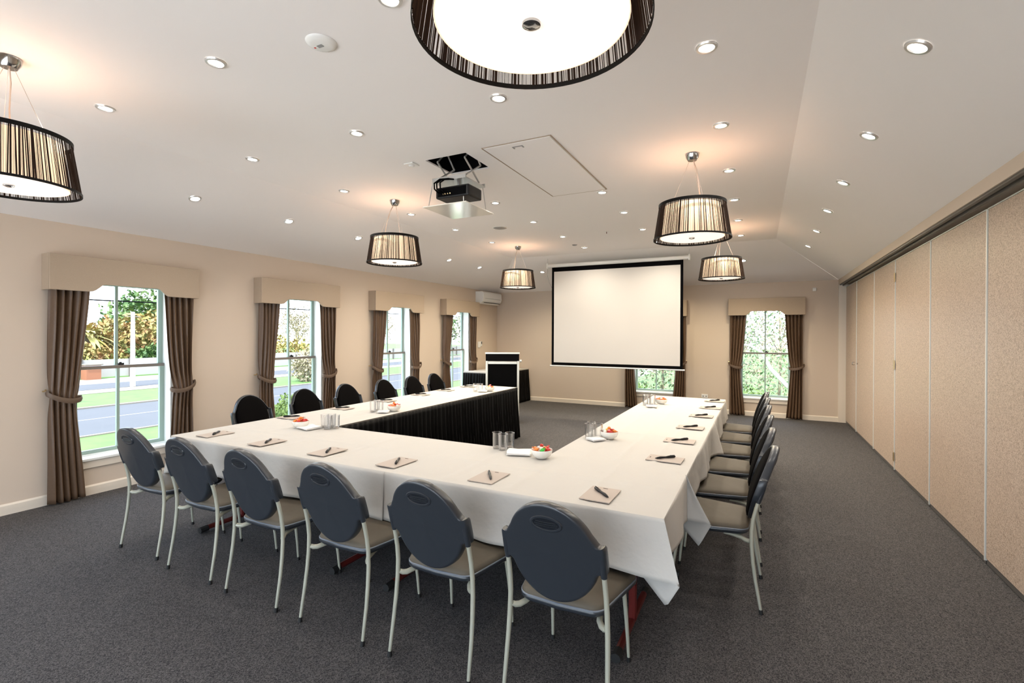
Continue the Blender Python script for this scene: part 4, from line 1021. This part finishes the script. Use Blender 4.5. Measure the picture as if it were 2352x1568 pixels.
# bare pale trees seen through the second and third windows
def bare(x, y, h, seed, label):
    t = thing('bare_tree', label, 'tree', (x, y, ZG), group='pale trees across the road')
    rr = random.Random(seed); mb = MB()
    def br(p, d, L, r, dep):
        q = p + d * L; mb.tube([p, (p + q) / 2 + Vector((rr.uniform(-.1, .1), rr.uniform(-.1, .1), 0)) * L, q], [r, r * 0.8, r * 0.55], 5, cap=False)
        if dep == 0: return
        for _ in range(4 if dep > 2 else 3):
            nd = (d + Vector((rr.uniform(-1, 1), rr.uniform(-1, 1), rr.uniform(-0.3, 0.7))) * 0.75).normalized()
            br(q, nd, L * rr.uniform(0.6, 0.8), r * 0.55, dep - 1)
    br(Vector((0, 0, 0)), Vector((0, 0, 1)), h * 0.3, 0.16, 5)
    mb.build('branches', 'leafpale', t)
    leaves((0, 0, h * 0.62), (h * 0.42, h * 0.42, h * 0.34), 2600, 0.07, seed, 0.2).build('crown', 'leafpale', t)
bare(-36, 29.5, 5.0, 3, 'pale bare tree across the road, seen through the second window')
bare(-33, 36, 5.0, 4, 'pale bare tree across the road, seen through the third window')
tree('garden_tree', -30, 41, 4.6, 2.4, 2400, 0.15, 'leafg', 'green tree across the road, seen through the third window', 'tree', 9, 'trees across the road')
tree('garden_tree', -26, 44, 5.2, 3.0, 2600, 0.15, 'leafsilver', 'pale green tree seen through the fourth window', 'tree', 12, 'trees across the road')
t = thing('clipped_bush', 'round clipped green bush just outside the second window', 'bush', (-8.6, 7.1, ZG))
leaves((0, 0, 0.45), (0.62, 0.62, 0.62), 5200, 0.035, 77, 0.88).build('foliage', 'leafg', t)
MB().lathe([(0.0005, 1.0), (0.25, 0.93), (0.45, 0.72), (0.52, 0.45), (0.4, 0.1), (0.2, 0.001)], 20).build('core', 'leafg', t, smooth=True)
t = thing('grass_tussock', 'loose pale shrub on the verge, seen through the second window', 'shrub', (-19.8, 17.0, ZG))
leaves((0, 0, 0.7), (0.8, 0.9, 0.8), 2200, 0.07, 31, 0.2).build('foliage', 'leafpale', t)
# garden behind the end wall
gs = [(-2.6, 15.0, 3.6, 1.4, 'leafsilver'), (-0.6, 14.6, 3.9, 1.3, 'leafsilver'), (1.2, 15.6, 4.2, 1.4, 'leafpale'), (-1.6, 17.5, 4.6, 1.7, 'leafpale'), (0.6, 18.5, 5.0, 1.8, 'leafg'), (3.0, 18.5, 4.6, 1.8, 'leafsilver'), (-4.2, 17.0, 4.2, 1.7, 'leafsilver')]
gn = ['silvery shrub outside the screened end window', 'silvery shrub outside the open end window, nearer its latch', 'pale twiggy shrub outside the open end window', 'tall pale shrub further behind the screened end window', 'tall green shrub further behind the open end window', 'silvery shrub at the partition side of the garden', 'silvery shrub at the road side of the garden']
for k, (x, y, h, r, lm) in enumerate(gs):
    tree('garden_shrub', x, y, h, r, 2000, 0.055, lm, gn[k], 'shrub', 60 + k, 'shrubs behind the end wall', trunk=0.05, rz=h * 0.5, shell=0.1)
t = thing('leaning_branch', 'pale smooth branch curving across the end window view', 'branch', (0.5, 13.2, ZG))
MB().tube([(0.6, 0, 0.0), (0.45, 0, 0.9), (0.1, 0, 1.15), (-0.25, 0, 1.55), (-0.45, 0, 1.95), (-0.7, 0, 2.1), (-1.2, 0, 2.15)], [0.07, 0.06, 0.05, 0.045, 0.035, 0.025, 0.012], 8).build('wood', 'polegrey', t, smooth=True)
# low garden bed
for k, (x, y) in enumerate([(-2.75, 12.6), (-1.4, 12.8), (-0.1, 12.5), (1.5, 12.3)]):
    t = thing('low_shrub', ['low green plant under the screened end window, window-wall side', 'low green plant under the screened end window, partition side', 'low green plant below the open end window, screen side', 'low green plant below the open end window, partition side'][k], 'plant', (x, y, ZG))
    leaves((0, 0, 0.55), (0.5, 0.45, 0.6), 900, 0.05, 90 + k, 0.1).build('foliage', 'leafg', t)
